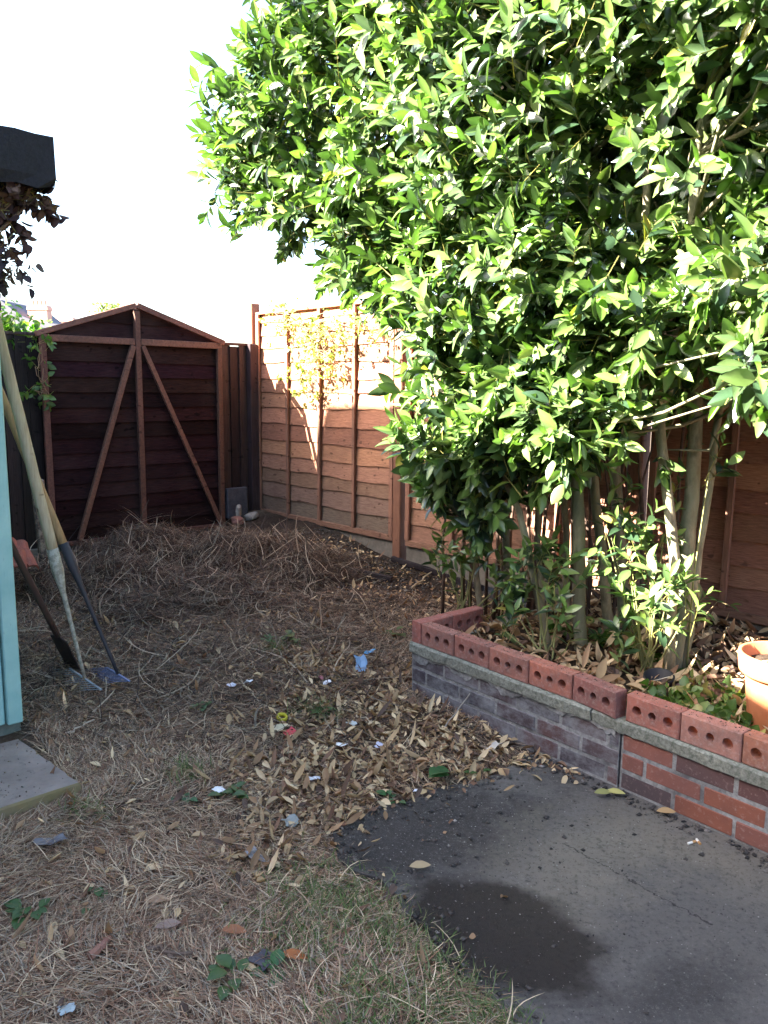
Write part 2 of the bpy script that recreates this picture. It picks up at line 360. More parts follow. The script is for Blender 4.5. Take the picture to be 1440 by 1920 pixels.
def strands(P, D, N, L, Wd, bend, seg=3, wig=None):
    n = len(P); D = D/np.linalg.norm(D, axis=1, keepdims=True); S = np.cross(D, N); S /= np.linalg.norm(S, axis=1, keepdims=True)+1e-9
    ts = np.linspace(0, 1, seg+1); V = np.zeros((n, seg*2+1, 3))
    B = rng.normal(size=(n, 3))*.15 if wig is None else wig
    for i, t_ in enumerate(ts):
        c = P+D*(L*t_)[:, None]+N*(bend*L*t_*t_)[:, None]+B*(L*math.sin(t_*math.pi))[:, None]
        if i < seg: V[:, 2*i] = c-S*(Wd*(1-.5*t_)/2)[:, None]; V[:, 2*i+1] = c+S*(Wd*(1-.5*t_)/2)[:, None]
        else: V[:, 2*i] = c
    F_ = [(2*i, 2*i+1, 2*i+3, 2*i+2) for i in range(seg-1)]+[(2*seg-2, 2*seg-1, 2*seg)]
    lp = np.concatenate([np.array(f) for f in F_]); st = np.cumsum([0]+[len(f) for f in F_])[:-1]; k = seg*2+1
    return V.reshape(-1, 3), (lp[None]+(np.arange(n)*k)[:, None]).ravel(), (st[None]+(np.arange(n)*len(lp))[:, None]).ravel(), k
def merge(parts):
    """parts: (V, loops, starts, cols, midx)"""
    Vs = []; Ls = []; Ss = []; Cs = []; Ms = []; vo = lo = 0
    for V, l, s, c, mi in parts:
        Vs.append(V); Ls.append(np.asarray(l)+vo); Ss.append(np.asarray(s)+lo); Cs.append(np.broadcast_to(c, V.shape)); Ms.append(np.full(len(s), mi)); vo += len(V); lo += len(l)
    return np.concatenate(Vs), np.concatenate(Ls), np.concatenate(Ss), np.concatenate(Cs), np.concatenate(Ms)
def palette(n, cols, wts, var=.12):
    c = np.array(cols)[rng.choice(len(cols), n, p=np.array(wts)/sum(wts))]
    return c*(1+rng.normal(size=(n, 1))*var).clip(.4, 1.8)
def shoots(P, A, nleaf, slen, ll, lw, cols, wts, tipcol=None, leafang=.9, curl=.25, gap0=.15):
    """leafy shoots: arrays of base P and axis A. returns merged leaf + stem parts"""
    n = len(P); A = A/np.linalg.norm(A, axis=1, keepdims=True)
    ref = np.where(np.abs(A[:, 2:]) < .9, [[0, 0, 1.]], [[1., 0, 0]]); U = np.cross(A, ref); U /= np.linalg.norm(U, axis=1, keepdims=True); V_ = np.cross(A, U)
    ph = rng.random(n)*6.28; LP = []; LD = []; LN = []; LL = []; LW = []; LC = []
    sl = slen*(.7+.6*rng.random(n))
    for k in range(nleaf):
        f = gap0+(1-gap0)*(k+.5)/nleaf; a = ph+k*2.4+rng.normal(size=n)*.3
        rad = U*np.cos(a)[:, None]+V_*np.sin(a)[:, None]
        tilt = leafang*(1.25-.75*f)+rng.normal(size=n)*.2
        D = A*np.cos(tilt)[:, None]+rad*np.sin(tilt)[:, None]; D[:, 2] -= .12+rng.random(n)*.25
        Nn = A*np.sin(tilt)[:, None]-rad*np.cos(tilt)[:, None]; Nn[:, 2] += .35; Nn = Nn+rng.normal(size=(n, 3))*.25
        keep = rng.random(n) > .08
        L = ll*(.55+.75*rng.random(n))*(1-.35*max(0, f-.75)*4*.6)
        LP.append((P+A*(sl*f)[:, None])[keep]); LD.append(D[keep]); LN.append(Nn[keep]); LL.append(L[keep]); LW.append((lw/ll*L*(.8+.4*rng.random(n)))[keep])
        c = palette(n, cols, wts)
        if tipcol is not None:
            tt = max(0, (f-.6)/.4)*.8; c = c*(1-tt)+np.array(tipcol)*tt
        LC.append(c[keep])
    LP, LD, LN, LC = map(np.concatenate, (LP, LD, LN, LC)); LL = np.concatenate(LL); LW = np.concatenate(LW)
    V, l, s = leaves(LP, LD, LN, LL, LW, fold=.15+rng.random(len(LP))*.35, curl=curl*(rng.random(len(LP))*1.6-.2))
    Vs, ls, ss, k = strands(P-A*.04, A, U, sl+.04, np.full(n, ll*.045), np.zeros(n), 2, np.zeros((n, 3)))
    Vs2, ls2, ss2, k = strands(P-A*.04, A, V_, sl+.04, np.full(n, ll*.045), np.zeros(n), 2, np.zeros((n, 3)))
    rib = np.where(np.abs(LT[:, 1]) < 1e-6, 1.3, .93)
    return [(V, l, s, np.repeat(LC, len(LT), 0)*np.tile(rib, len(LC))[:, None]*(1+.06*rng.normal(size=(len(LC)*len(LT), 1))), 0), (Vs, ls, ss, np.array([.28, .26, .08]), 1), (Vs2, ls2, ss2, np.array([.28, .26, .08]), 1)]
LG = [(.040, .073, .026), (.066, .106, .036), (.022, .046, .023), (.12, .16, .055), (.34, .29, .07)]; LGW = [40, 40, 32, 24, 1.2]
YG = (.17, .28, .06)

# ------------------------------------------------------------------ right hand lap fence
def fence_panel(parent, e0, z0, tint, seed, moss=0.):
    random.seed(seed)
    pn = MB(); H = 1.83; W_ = 1.83; nx = 46; z = z0+.04; row = 0
    while z < z0+H-.03:
        h = random.uniform(.105, .15); top = min(z+h+.03, z0+H-.02); off = [random.uniform(0, 50) for _ in range(2)]
        k = random.uniform(.78, 1.22); g = random.uniform(.92, 1.05)
        vs = []; fs = []; cs = []
        for i in range(nx+1):
            x = i/nx*W_; wv = .005*math.sin(x*2.7+off[0])+.004*math.sin(x*7.3+off[1])+.003*math.sin(x*19+off[0])
            mk = moss*max(0, 1-(z-z0)/.55)
            for (mm, zz) in ((.021, z+wv), (.016, z+wv), (.0215, z+wv+.004), (.006, top)):
                vs.append(em(e0+x, mm, zz)); 
            kk = k*(1-.25*mk); c = (tint[0]*kk*(1-.35*mk), tint[1]*kk*g*(1+.05*mk), tint[2]*kk*(1+.35*mk)); cs += [c]*4
        for i in range(nx):
            a = i*4; b = a+4; fs += [(a, b, b+1, a+1), (a, b, b+2, a+2), (a+2, b+2, b+3, a+3)]
        base = len(pn.v); pn.add(vs, fs); pn.c[base:] = cs
        z += h; row += 1
    pn.box(em(e0+W_/2, -.002, z0+H/2), (W_, .004, H-.05), Matrix.Rotation(-R(47.34), 3, 'Z'), col=tint)
    rot = Matrix.Rotation(-R(47.34), 3, 'Z')
    pn.box(em(e0+W_/2, .028, z0+.022), (W_, .034, .044), rot, col=(.75, .8, .85), bev=.003)
    pn.box(em(e0+W_/2, .02, z0+H-.01), (W_+.01, .05, .02), rot, col=(1.1, 1, .95), bev=.003)
    o = pn.build("panel", W_panel, parent)
    for k in range(5):
        b = MB(); x = e0+.018+k*(W_-.036)/4; lw = .034 if 0 < k < 4 else .042
        b.beam(em(x, .0375, z0+.045), em(x+random.uniform(-.006, .006), .0375, z0+H-.021), lw, .021, up=Vector((*EV, 0)).cross(Vector((0, 0, 1))), col=(random.uniform(.8, 1.15),)*3, bev=.002)
        b.build("batten", W_batten, o)
    return o
rf = empty("lap_fence", em(0, 0, 0))
tag(rf, "weathered orange-brown overlap panel fence with vertical battens running behind the tree", "fence")
e0 = 0.
for k in range(4):
    fence_panel(rf, e0+.012, .312-.012*k, (1.05, .98, .95) if k else (1.12, 1.05, 1.), 10+k, 1. if k < 1 else .35)
    g = MB(); g.box(em(e0+.92, .0, .225-.012*k), (1.84, .035, .165), Matrix.Rotation(-R(47.34), 3, 'Z'), bev=.003); g.build("gravel_board", M_gravelboard, rf)
    g = MB(); g.box(em(e0+1.905, .02, 1.06), (.085, .085, 2.2), Matrix.Rotation(-R(47.34), 3, 'Z'), col=(.85, .8, .75), bev=.006); g.build("post", W_batten, rf)
    e0 += 1.975
g = MB(); g.box(em(-.045, .03, 1.15), (.07, .09, 2.15), Matrix.Rotation(-R(47.34), 3, 'Z'), col=(1.2, 1.1, 1.05), bev=.006); g.build("post", W_batten, rf)
g = MB(); g.tube([em(-.02, .085, 1.02), em(.01, .09, 1.05), em(.0, .1, 1.09), em(.03, .085, 1.06)], .004, 5, col=(.2, .15, .12)); g.build("wire_tie", M_twig, rf)

# ------------------------------------------------------------------ back fence of dark vertical boards
bf = empty("board_fence", em(0, 2, 0)); tag(bf, "dark stained vertical feather-edge board fence behind the gable-shaped panel", "fence")
ROTM = Matrix.Rotation(math.atan2(MV[1], MV[0]), 3, 'Z')
random.seed(4)
b = MB(); m = .02
while m < 4.4:
    wd = random.uniform(.085, .105); tp = 1.84+random.uniform(-.015, .012); k = random.uniform(.55, 1.5); s = .012
    vs = []
    for (mm, ee) in ((m, .006), (m+wd+.012, .026), (m+wd+.012, .012), (m, -.002)):
        for zz in (.2, tp): vs.append(em(ee-.03, mm, zz))
    b.add(vs, [(0, 2, 3, 1), (2, 4, 5, 3), (4, 6, 7, 5), (6, 0, 1, 7), (1, 3, 5, 7)], col if False else 0, (k, k*random.uniform(.9, 1.05), k*random.uniform(.95, 1.15)))
    m += wd
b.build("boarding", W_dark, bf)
b = MB(); b.box(em(-.03, 2.2, 1.855), (4.35, .05, .022), ROTM, col=(2.2, 2, 1.8), bev=.003); b.build("top_rail", W_dark, bf)
b = MB(); b.box(em(.01, 2.2, .13), (4.4, .05, .2), ROTM, bev=.004); b.build("gravel_board", M_gravelboard, bf)
b = MB(); b.box(em(.0, .08, 1.0), (.1, .09, 1.72), ROTM, col=(1.2, 1.1, 1.2), bev=.005); b.build("post", W_dark, bf)

# ------------------------------------------------------------------ loose gable end leaning on the back fence
gp = empty("gable_panel", em(.1, 1.235, .24)); tag(gp, "dark wooden gable end of an old shed with brown framing propped on the back fence", "shed panel")
GL, GR, GB, GE, GA = 2.0, .47, .245, 1.845, 2.10; GC = 1.235
def gz(m_): return GE+(GA-GE)*(1-abs(m_-GC)/((GL-GR)/2))
random.seed(9)
b = MB(); z = GB
while z < GA-.012:
    h = .118; zt = min(z+h, GA-.01); k = random.uniform(.6, 1.5)
    if z > GE-.001:
        hw = (GA-z)/(GA-GE)*(GL-GR)/2; l, r_ = GC+hw, GC-hw; hw2 = max(0, (GA-zt)/(GA-GE)*(GL-GR)/2); l2, r2 = GC+hw2, GC-hw2
    else: l = l2 = GL; r_ = r2 = GR
    if zt > GE > z+.002: zt = GE
    nn = 10; vs = []
    for i in range(nn+1):
        f = i/nn; wv = random.uniform(-.002, .002)
        vs += [em(.086, l+(r_-l)*f, z+wv), em(.076, l+(r_-l)*f, z+wv), em(.072, l2+(r2-l2)*f, zt+.002)]
    fs = []
    for i in range(nn): a = i*3; fs += [(a, a+3, a+4, a+1), (a, a+3, a+5, a+2)]
    b.add(vs, fs, 0, (k, k*random.uniform(.75, 1.1), k*random.uniform(.8, 1.1))); z = zt
vs = [em(.06, GL, GB), em(.06, GR, GB), em(.06, GR, GE), em(.06, GC, GA), em(.06, GL, GE)]; b.add(vs, [(0, 1, 2, 3, 4)], 0, (.7, .7, .7))
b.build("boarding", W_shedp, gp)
for i in range(38):
    pass
UPE = Vector((*EV, 0))
def gbeam(name, m0, z0, m1, z1, wd=.045, d0=.105, th=.034, c=1.):
    q = MB(); q.beam(em(d0, m0, z0), em(d0, m1, z1), th, wd, up=(em(0, m1, z1)-em(0, m0, z0)).normalized().cross(UPE).normalized() if False else (em(0, m1, z1)-em(0, m0, z0)).normalized().cross(UPE), col=(c, c*random.uniform(.92, 1.05), c), bev=.003, jit=.002)
    return q.build(name, W_frame, gp)
gbeam("stud", GL-.02, GB, GL-.02, GE, c=.95); gbeam("stud", GR+.02, GB, GR+.02, GE+.0, c=.75); gbeam("stud", GC, GB, GC, GA-.03, c=.9)
gbeam("tie_beam", GL, GE-.02, GC+.026, GE-.02, d0=.107, c=1.15, wd=.05); gbeam("tie_beam", GC-.026, GE-.02, GR, GE-.02, d0=.107, c=1.25, wd=.05)
gbeam("rafter", GL+.03, GE+.005, GC+.005, GA+.01, d0=.11, c=1.3, wd=.042); gbeam("rafter", GC-.005, GA+.01, GR-.03, GE+.005, d0=.11, c=1.2, wd=.042)
gbeam("brace", GC+.04, GE-.05, GL-.22, GB+.03, d0=.112, c=1.1, wd=.04); gbeam("brace", GC-.04, GE-.05, GR+.04, GB+.03, d0=.112, c=1., wd=.04)
gbeam("base_rail", GL, GB+.012, GR, GB+.012, d0=.1, c=.75, wd=.03)

# ------------------------------------------------------------------ planter: brick wall, mortared ledge, loose holed bricks
WO = np.array([.181, 3.6546]); wa = R(50.11); WD_ = np.array([math.cos(wa), -math.sin(wa)]); WN = np.array([math.sin(wa), math.cos(wa)])
def wl(t_, n_, z): p = WO+t_*WD_+n_*WN; return Vector((p[0], p[1], z))
RW = Matrix.Rotation(-wa, 3, 'Z')
pw = empty("planter_wall", wl(0, 0, 0)); tag(pw, "low red and purple brick planter wall with a mossy concrete ledge in front of the tree", "brick wall")
LEDT = .2765; LEDB = .228
random.seed(21)
BC = [(.21, .085, .065), (.13, .065, .06), (.085, .06, .063), (.065, .052, .06), (.11, .062, .06), (.26, .095, .062)]
def brick_run(t0, t1, wts, seedoff, ztop=LEDB, plane='front', depth=.1):
    q = MB(); z = ztop-.004; row = 0
    while z > -.12:
        t_ = t0-(.1125 if row % 2 else 0)-random.uniform(0, .012)
        while t_ < t1:
            a = max(t_, t0); bb = min(t_+.212, t1)
            if bb-a > .02:
                c = random.choices(BC, wts)[0]; k = random.uniform(.8, 1.2); cc = tuple(x*k for x in c)
                o = random.uniform(-.0015, .0015)
                if plane == 'front': q.box(wl((a+bb)/2, depth/2+o, z-.0325), (bb-a, depth, .064), RW, col=cc, bev=.004, jit=.0012)
                else: q.box(wl(-.01+depth/2-.055+o, (a+bb)/2, z-.0325), (depth, bb-a, .064), RW, col=cc, bev=.004, jit=.0012)
            t_ += .2225
        z -= .0745; row += 1
    return q
q = brick_run(-.055, 1.1, (.15, 1.6, 4, 5, 3, .0), 0); 
q.box(wl(.52, .0525, .055), (1.16, .1, .35), RW, mi=1, bev=0)
o = q.build("brickwork", [M_sbrick, M_mortar], pw)
o['label'] = "purplish soot-stained left stretch of brickwork"
q = brick_run(1.115, 2.75, (5, 3, 2, .6, 2, 4), 0)
q.box(wl(1.93, .0525, .055), (1.64, .1, .35), RW, mi=1)
o = q.build("brickwork", [M_brick, M_mortar], pw); o['label'] = "redder right stretch of brickwork"
q = brick_run(.105, 1.5, (3, 3, 2, 1, 2, 2), 0, plane='side'); q.box(wl(-.012, .8, .055), (.085, 1.38, .35), RW, mi=1)
q.build("brickwork", [M_brick, M_mortar], pw)
def ledge(t0, t1, n0, n1, sd):
    random.seed(sd); vs = []; fs = []; nn = int((t1-t0)/.03); 
    for i in range(nn+1):
        x = t0+(t1-t0)*i/nn; j = lambda s: random.uniform(-s, s)
        vs += [wl(x, n0+j(.003), LEDB+j(.003)), wl(x, n0-.002+j(.003), LEDT-.008+j(.003)), wl(x, n0+.006, LEDT+j(.001)), wl(x, n1, LEDT), wl(x, n1, LEDB)]
    for i in range(nn):
        a = i*5
        for k in range(5): fs.append((a+k, a+5+k, a+5+(k+1) % 5, a+(k+1) % 5))
    fs += [(4, 3, 2, 1, 0), tuple(nn*5+k for k in range(5))]; q = MB(); q.add(vs, fs); return q
ledge(-.065, .975, -.012, .105, 1).build("ledge", M_ledge, pw, fix=True); ledge(.982, 2.75, -.010, .105, 2).build("ledge", M_ledge, pw)
q = MB(); q.box(wl(-.02, .80, (LEDT+LEDB)/2), (.09, 1.39, LEDT-LEDB), RW, bev=.003); q.build("ledge", M_ledge, pw)
# smeared mortar under the left ledge
q = MB(); vs = []; fs = []; random.seed(5); nn = 60
for i in range(nn+1):
    x = -.055+1.14*i/nn; d = .022+.018*math.sin(i*.45)+random.uniform(-.01, .012); d = max(.006, d*(1-.35*(i/nn)))
    vs += [wl(x, -.0045, LEDB+.002), wl(x, -.004, LEDB-d), wl(x, .004, LEDB-d-.003)]
for i in range(nn): a = i*3; fs += [(a, a+3, a+4, a+1), (a+1, a+4, a+5, a+2)]
q.add(vs, fs); q.build("mortar_smear", M_mortar, pw, fix=False)

def holed_brick(col):
    """perforated brick on its long edge: face with three holes in the xz plane, length x, height z, depth y"""
    L, H, D = .215, .1025, .065; bm = bmesh.new(); hs = [(-.062, .019), (0, .0155), (.062, .019)]; N_ = 16
    xs_ = [-L/2, -.031, .031, L/2]; 
    def ringverts(y, r_, cx): return [bm.verts.new((cx+r_*math.cos(2*math.pi*k/N_), y, r_*math.sin(2*math.pi*k/N_))) for k in range(N_)]
    corners = {}
    def cv(x, y, z):
        k = (round(x, 5), round(y, 5), round(z, 5))
        if k not in corners: corners[k] = bm.verts.new((x, y, z))
        return corners[k]
    b_ = .004
    rings = []
    for y in (-D/2, D/2):
        rr = []
        for i, (cx, r_) in enumerate(hs):
            x0, x1_ = xs_[i], xs_[i+1]; ring = ringverts(y, r_, cx); rr.append(ring)
            if i == 0: x0 += b_
            if i == 2: x1_ -= b_
            zt = H/2-b_
            out = [cv(x1_, y, 0), cv(x1_, y, zt), cv((x0+x1_)/2, y, zt), cv(x0, y, zt), cv(x0, y, 0), cv(x0, y, -zt), cv((x0+x1_)/2, y, -zt), cv(x1_, y, -zt)]
            for k in range(8):
                a, bq = out[k], out[(k+1) % 8]; r0, r1, r2 = ring[2*k], ring[2*k+1], ring[(2*k+2) % N_]
                for f in ((a, r1, r0), (a, bq, r1), (bq, r2, r1)):
                    try: bm.faces.new(f)
                    except ValueError: pass
        rings.append(rr)
    for i in range(3):
        for k in range(N_):
            bm.faces.new((rings[0][i][k], rings[0][i][(k+1) % N_], rings[1][i][(k+1) % N_], rings[1][i][k]))
    # outer skin: perimeter loop at both faces joined through a bevelled rim
    def per(y, ins): 
        hx, hz = L/2-ins, H/2-ins
        return [(hx, y, 0), (hx, y, hz), (.0, y, hz), (-hx, y, hz), (-hx, y, 0), (-hx, y, -hz), (0, y, -hz), (hx, y, -hz)]
    xsb = [L/2-b_, .031, 0, -.031]
    loop = [(L/2-b_, 0), (L/2-b_, H/2-b_), ((.031+L/2-b_)/2, H/2-b_), (.031, H/2-b_), (0, H/2-b_), (-.031, H/2-b_), (-(.031+L/2-b_)/2, H/2-b_), (-L/2+b_, H/2-b_), (-L/2+b_, 0)]
    loop += [(x, -z) for x, z in loop[1:-1]][::-1]
    def out_(x, z):
        X_ = x+(b_ if x > L/2-b_-1e-6 else -b_ if x < -L/2+b_+1e-6 else 0); Z_ = z+(b_ if z > H/2-b_-1e-6 else -b_ if z < -H/2+b_+1e-6 else 0); return X_, Z_
    A = [cv(x, -D/2, z) for x, z in loop]; Bv = [bm.verts.new((out_(x, z)[0], -D/2+b_, out_(x, z)[1])) for x, z in loop]
    Cv = [bm.verts.new((out_(x, z)[0], D/2-b_, out_(x, z)[1])) for x, z in loop]; Dv = [cv(x, D/2, z) for x, z in loop]
    n_ = len(loop)
    for P_, Q_ in ((A, Bv), (Bv, Cv), (Cv, Dv)):
        for k in range(n_): bm.faces.new((P_[k], P_[(k+1) % n_], Q_[(k+1) % n_], Q_[k]))
    bmesh.ops.recalc_face_normals(bm, faces=bm.faces)
    for v_ in bm.verts: v_.co += Vector([random.uniform(-.0007, .0007) for _ in range(3)])
    me = bpy.data.meshes.new("holed_brick"); bm.to_mesh(me); bm.free()
    a = me.attributes.new("col", 'FLOAT_COLOR', 'POINT'); a.data.foreach_set("color", np.tile(np.array([*col, 1], np.float32), len(me.vertices)))
    return me
random.seed(3)
specs = [(0*.2185, 0, 0, (.33, .12, .085), "first holed brick from the far corner along the planter front, dusty and pale-topped"),
         (1*.2185, .003, 0, (.31, .10, .07), "second holed brick from the planter's far corner, soil stained along its top"),
         (2*.2185, -.002, 0, (.35, .12, .08), "third holed brick from the far corner, small chip beside its first hole"),
         (3*.2185, .002, 0, (.42, .125, .075), "bright orange-red holed brick, fourth from the planter's far corner"),
         (.876, .004, -.12, (.27, .085, .065), "darkest holed brick turned askew with its end jutting over the ledge"),
         (1.119, -.002, 0, (.38, .115, .075), "holed brick just right of the askew one, above the join in the wall"),
         (1.119+.2185, -.002, .0, (.40, .17, .125), "pale pinkish holed brick with whitish mortar rims, beside the terracotta pot"),
         (1.119+.437, -.001, -.02, (.33, .115, .06), "holed brick at the right edge of the photo, in front of the terracotta pot"),
         (1.119+.656, .002, 0, (.35, .12, .07), None)]
for i, (t0, off, ang, col, lab) in enumerate(specs):
    if lab is None: continue
    o = link("holed_brick", holed_brick(col), M_lbrick); o.location = wl(t0+.109, .033+off-(.012 if i == 4 else 0), LEDT+.0515); o.rotation_euler = (0, 0, -wa+ang)
    tag(o, lab, "brick", "loose holed bricks along the planter wall")
    f = MB()
for j, (n0, lab) in enumerate([(.0, "holed brick at the planter's far corner turned end-on, its plain end facing the path"), (.2185, "holed brick on the planter's return side whose holes face the bed, half behind leaves")]):
    o = link("holed_brick", holed_brick((.36, .10, .07)), M_lbrick); o.location = wl(-.0345, n0+.108, LEDT+.0515+.001); o.rotation_euler = (0, 0, -wa+math.pi/2)
    tag(o, lab, "brick", "loose holed bricks along the planter wall")

# planter bed soil
tt, nn_ = np.meshgrid(np.arange(-.02, 3.4, .04), np.arange(.07, 2.3, .04)); Xb = WO[0]+tt*WD_[0]+nn_*WN[0]; Yb = WO[1]+tt*WD_[1]+nn_*WN[1]
eb, mb_ = to_em(Xb, Yb)
def GB_(x, y):
    e_, m_ = to_em(x, y); return .262-.02*sm(m_, 1.2, 1.6)+.05*noise2(x, y, 3.)+.03*noise2(x, y, 11.)
Zb = GB_(Xb, Yb); gridobj("soil", Xb, Yb, Zb, M_soil, mask=mb_ > -.02); tag(bpy.data.objects["soil"], kind="structure")

# ------------------------------------------------------------------ blue shed on the left
SF, SM_ = 3.02, 3.19
sh = empty("blue_shed", em(SF, SM_, 0)); tag(sh, "pale turquoise painted shed whose corner and felt roof edge enter at the left", "shed")
t = NT("turquoise_paint"); v = t.coord(); n1 = t.noise(8, 4, .6, v); n2 = t.noise(60, 4, .6, t.coord((4, 4, .3)))
c = t.ramp(n1, [(.3, (.21, .41, .40)), (.7, (.30, .51, .485))]); c = t.mix(t.ramp(n2, [(.66, (0, 0, 0)), (.72, (1, 1, 1))]), c, (.12, .2, .22)); t.bump(n2, .2, .003); M_blue = t.fin(c, .55, .4)
t = NT("roof_felt"); v = t.coord(); n1 = t.noise(80, 5, .8, v); c = t.ramp(n1, [(.3, (.006, .006, .009)), (.7, (.018, .018, .025))]); t.bump(n1, .5, .004); M_felt = t.fin(c, .8, .3)
b = MB()
for k in range(22):   # vertical boards of the door side, facing +E
    mm = SM_+.062+k*.1; b.box(em(SF-.012, mm+.049, 1.13), (.095, .02, 1.98), ROTM, bev=.004)
b.box(em(SF-.03, SM_+1.15, 1.13), (2.3, .012, 1.98), ROTM)
b.build("front_wall", M_blue, sh)
b = MB()
for k in range(14):
    zz = .14+k*.142+.07; b.box(em((SF-.1)/2+.0, SM_+.01, zz), (SF-.16, .02, .139), Matrix.Rotation(-R(47.34), 3, 'Z'), bev=.004)
b.build("side_wall", M_blue, sh)
b = MB(); b.box(em(SF-.005, SM_+.03, 1.13), (.058, .045, 1.98), ROTM, bev=.004); b.build("corner_board", M_blue, sh)
b = MB(); b.box(em(SF/2-.02, SM_+1.2, .05), (2.42, SF-.06, .18), ROTM, bev=.006); b.build("plinth", concrete("plinth_concrete", (.13, .17, .16), (.22, .25, .23), 20, .6), sh)
b = MB(); b.box(em(1.6, 4.37, 2.25), (2.62, 3.36, .15), ROTM, bev=.008, jit=.004); 
b.build("roof", M_felt, sh)
b = MB(); # overhanging folded felt skirt
vs = []; fs = []; random.seed(8); nn = 40
for i in range(nn+1):
    mm = 3.05+2.6*i/nn; vs += [em(3.292, mm, 2.338+random.uniform(-.004, .004)), em(3.295+random.uniform(-.004, .004), mm, 2.2), em(3.287+random.uniform(-.008, .008), mm, 2.168+random.uniform(-.02, .015)), em(3.270, mm, 2.20)]
for i in range(nn):
    for k in range(3): fs.append((i*4+k, i*4+4+k, i*4+5+k, i*4+k+1))
b.add(vs, fs)
vs = []; fs = []
for i in range(nn+1):
    ee = 3.292-3.3*i/nn; vs += [em(ee, 3.05, 2.338+random.uniform(-.004, .004)), em(ee, 3.047+random.uniform(-.004, .004), 2.2), em(ee, 3.056+random.uniform(-.008, .008), 2.165+random.uniform(-.02, .015)), em(ee, 3.07, 2.2)]
for i in range(nn):
    for k in range(3): fs.append((i*4+k, i*4+4+k, i*4+5+k, i*4+k+1))
b.add(vs, fs); b.build("roof_felt_skirt", M_felt, sh, fix=False)
# concrete step
st = MB(); pA = Vector((*onz(152, 1466, .075), 0)); 
ea, ma = to_em(pA.x, pA.y); hgt = .075
top = [em(SF+.01, SM_+.02, hgt), em(ea, ma, hgt), em(ea, ma+1.3, hgt), em(SF+.01, ma+1.3, hgt)]
def slabmesh(top, th, nsub=14, jit=.004):
    q = MB(); P = []
    for i in range(4):
        a, b_ = top[i], top[(i+1) % 4]
        for k in range(nsub): P.append(a.lerp(b_, k/nsub)+Vector((random.uniform(-jit, jit), random.uniform(-jit, jit), 0)))
    n_ = len(P); cen = sum(P, Vector())/n_
    ins = [p+(cen-p).normalized()*.008+Vector((0, 0, .0)) for p in P]
    mid = [p+Vector((0, 0, -.008)) for p in P]; bot = [p+Vector((0, 0, -th)) for p in P]
    q.add(ins+mid+bot, [tuple(range(n_))]+[(i, (i+1) % n_, n_+(i+1) % n_, n_+i) for i in range(n_)]+[(n_+i, n_+(i+1) % n_, 2*n_+(i+1) % n_, 2*n_+i) for i in range(n_)])
    return q
t = NT("step_concrete"); v = t.coord(); n1 = t.noise(25, 6, .7, v); n2 = t.noise(5, 4, .6, v); c = t.ramp(n2, [(.3, (.15, .12, .11)), (.7, (.30, .25, .225))]); c = t.mix(t.ramp(n1, [(.58, (0, 0, 0)), (.7, (.7, .7, .7))]), c, (.08, .07, .065))
geo = t.n("NewGeometry"); sp = t.n("SeparateXYZ"); t.l(geo.outputs["Normal"], sp.inputs[0]); edge_ = t.math('LESS_THAN', sp.outputs[2], .8); c = t.mix(t.math('MULTIPLY', edge_, t.math('ADD', n2, .15)), c, (.17, .14, .05)); t.bump(n1, .5, .006)
M_step = t.fin(c, .9, .2)
tag(slabmesh(top, .055).build("concrete_step", M_step), "grey concrete step slab with a yellowed mossy edge at the foot of the turquoise shed", "step")

# ------------------------------------------------------------------ unseen house added to shade the garden (left, behind the camera)
nh = empty("shade_house", em(0, 7, 0)); tag(nh, "unseen brick house added behind and left of the camera, its stepped tiled roofline shaped to shade the garden", "house")
prof = [(-2.4, 0), (-2.4, 5.6), (-2.25, 6.15), (-1.0, 6.15), (.35, 5.0), (2.3, 4.35), (2.75, 4.2), (4.2, 4.0), (13, 4.0), (13, 0)]  # outline shaped so its shadow edge falls right on fence, trunks and patio
t = NT("house_render"); br = t.n("TexBrick"); br.inputs["Scale"].default_value = 4.5; br.inputs["Color1"].default_value = (.25, .1, .07, 1); br.inputs["Color2"].default_value = (.18, .08, .06, 1); br.inputs["Mortar"].default_value = (.3, .28, .25, 1)
M_house = t.fin(br.outputs[0], .9, .2)
b = MB(); n = len(prof); b.add([em(e_, 7.0, z) for e_, z in prof]+[em(e_, 11.0, z) for e_, z in prof], [tuple(range(n)), tuple(range(2*n-1, n-1, -1))]+[(i, (i+1) % n, n+(i+1) % n, n+i) for i in range(n)])
b.build("wall", M_house, nh)
t = NT("roof_tiles"); n1 = t.noise(20, 3, .6, t.coord()); c = t.ramp(n1, [(.3, (.06, .045, .045)), (.7, (.12, .08, .07))]); M_tiles = t.fin(c, .85, .2)
for (a, c_) in zip(prof[1:8], prof[2:9]):
    q = MB(); q.beam(em(a[0], 9, a[1]+.02), em(c_[0], 9, c_[1]+.02), 4.1, .04); q.build("roof", M_tiles, nh)
for (e_, z) in ((-1.5, 1.5), (-1.5, 3.9), (3., 1.4), (6, 1.4)):
    q = MB(); q.box(em(e_, 6.985, z), (1.1, .06, 1.15), Matrix.Rotation(-R(47.34), 3, 'Z'), col=(.75, .75, .75), bev=.01); wdw = q.build("window", M_plain, nh)
    q = MB(); q.box(em(e_, 6.95, z), (.96, .01, 1.), Matrix.Rotation(-R(47.34), 3, 'Z'), col=(.03, .035, .04)); q.build("pane", M_plain, wdw)

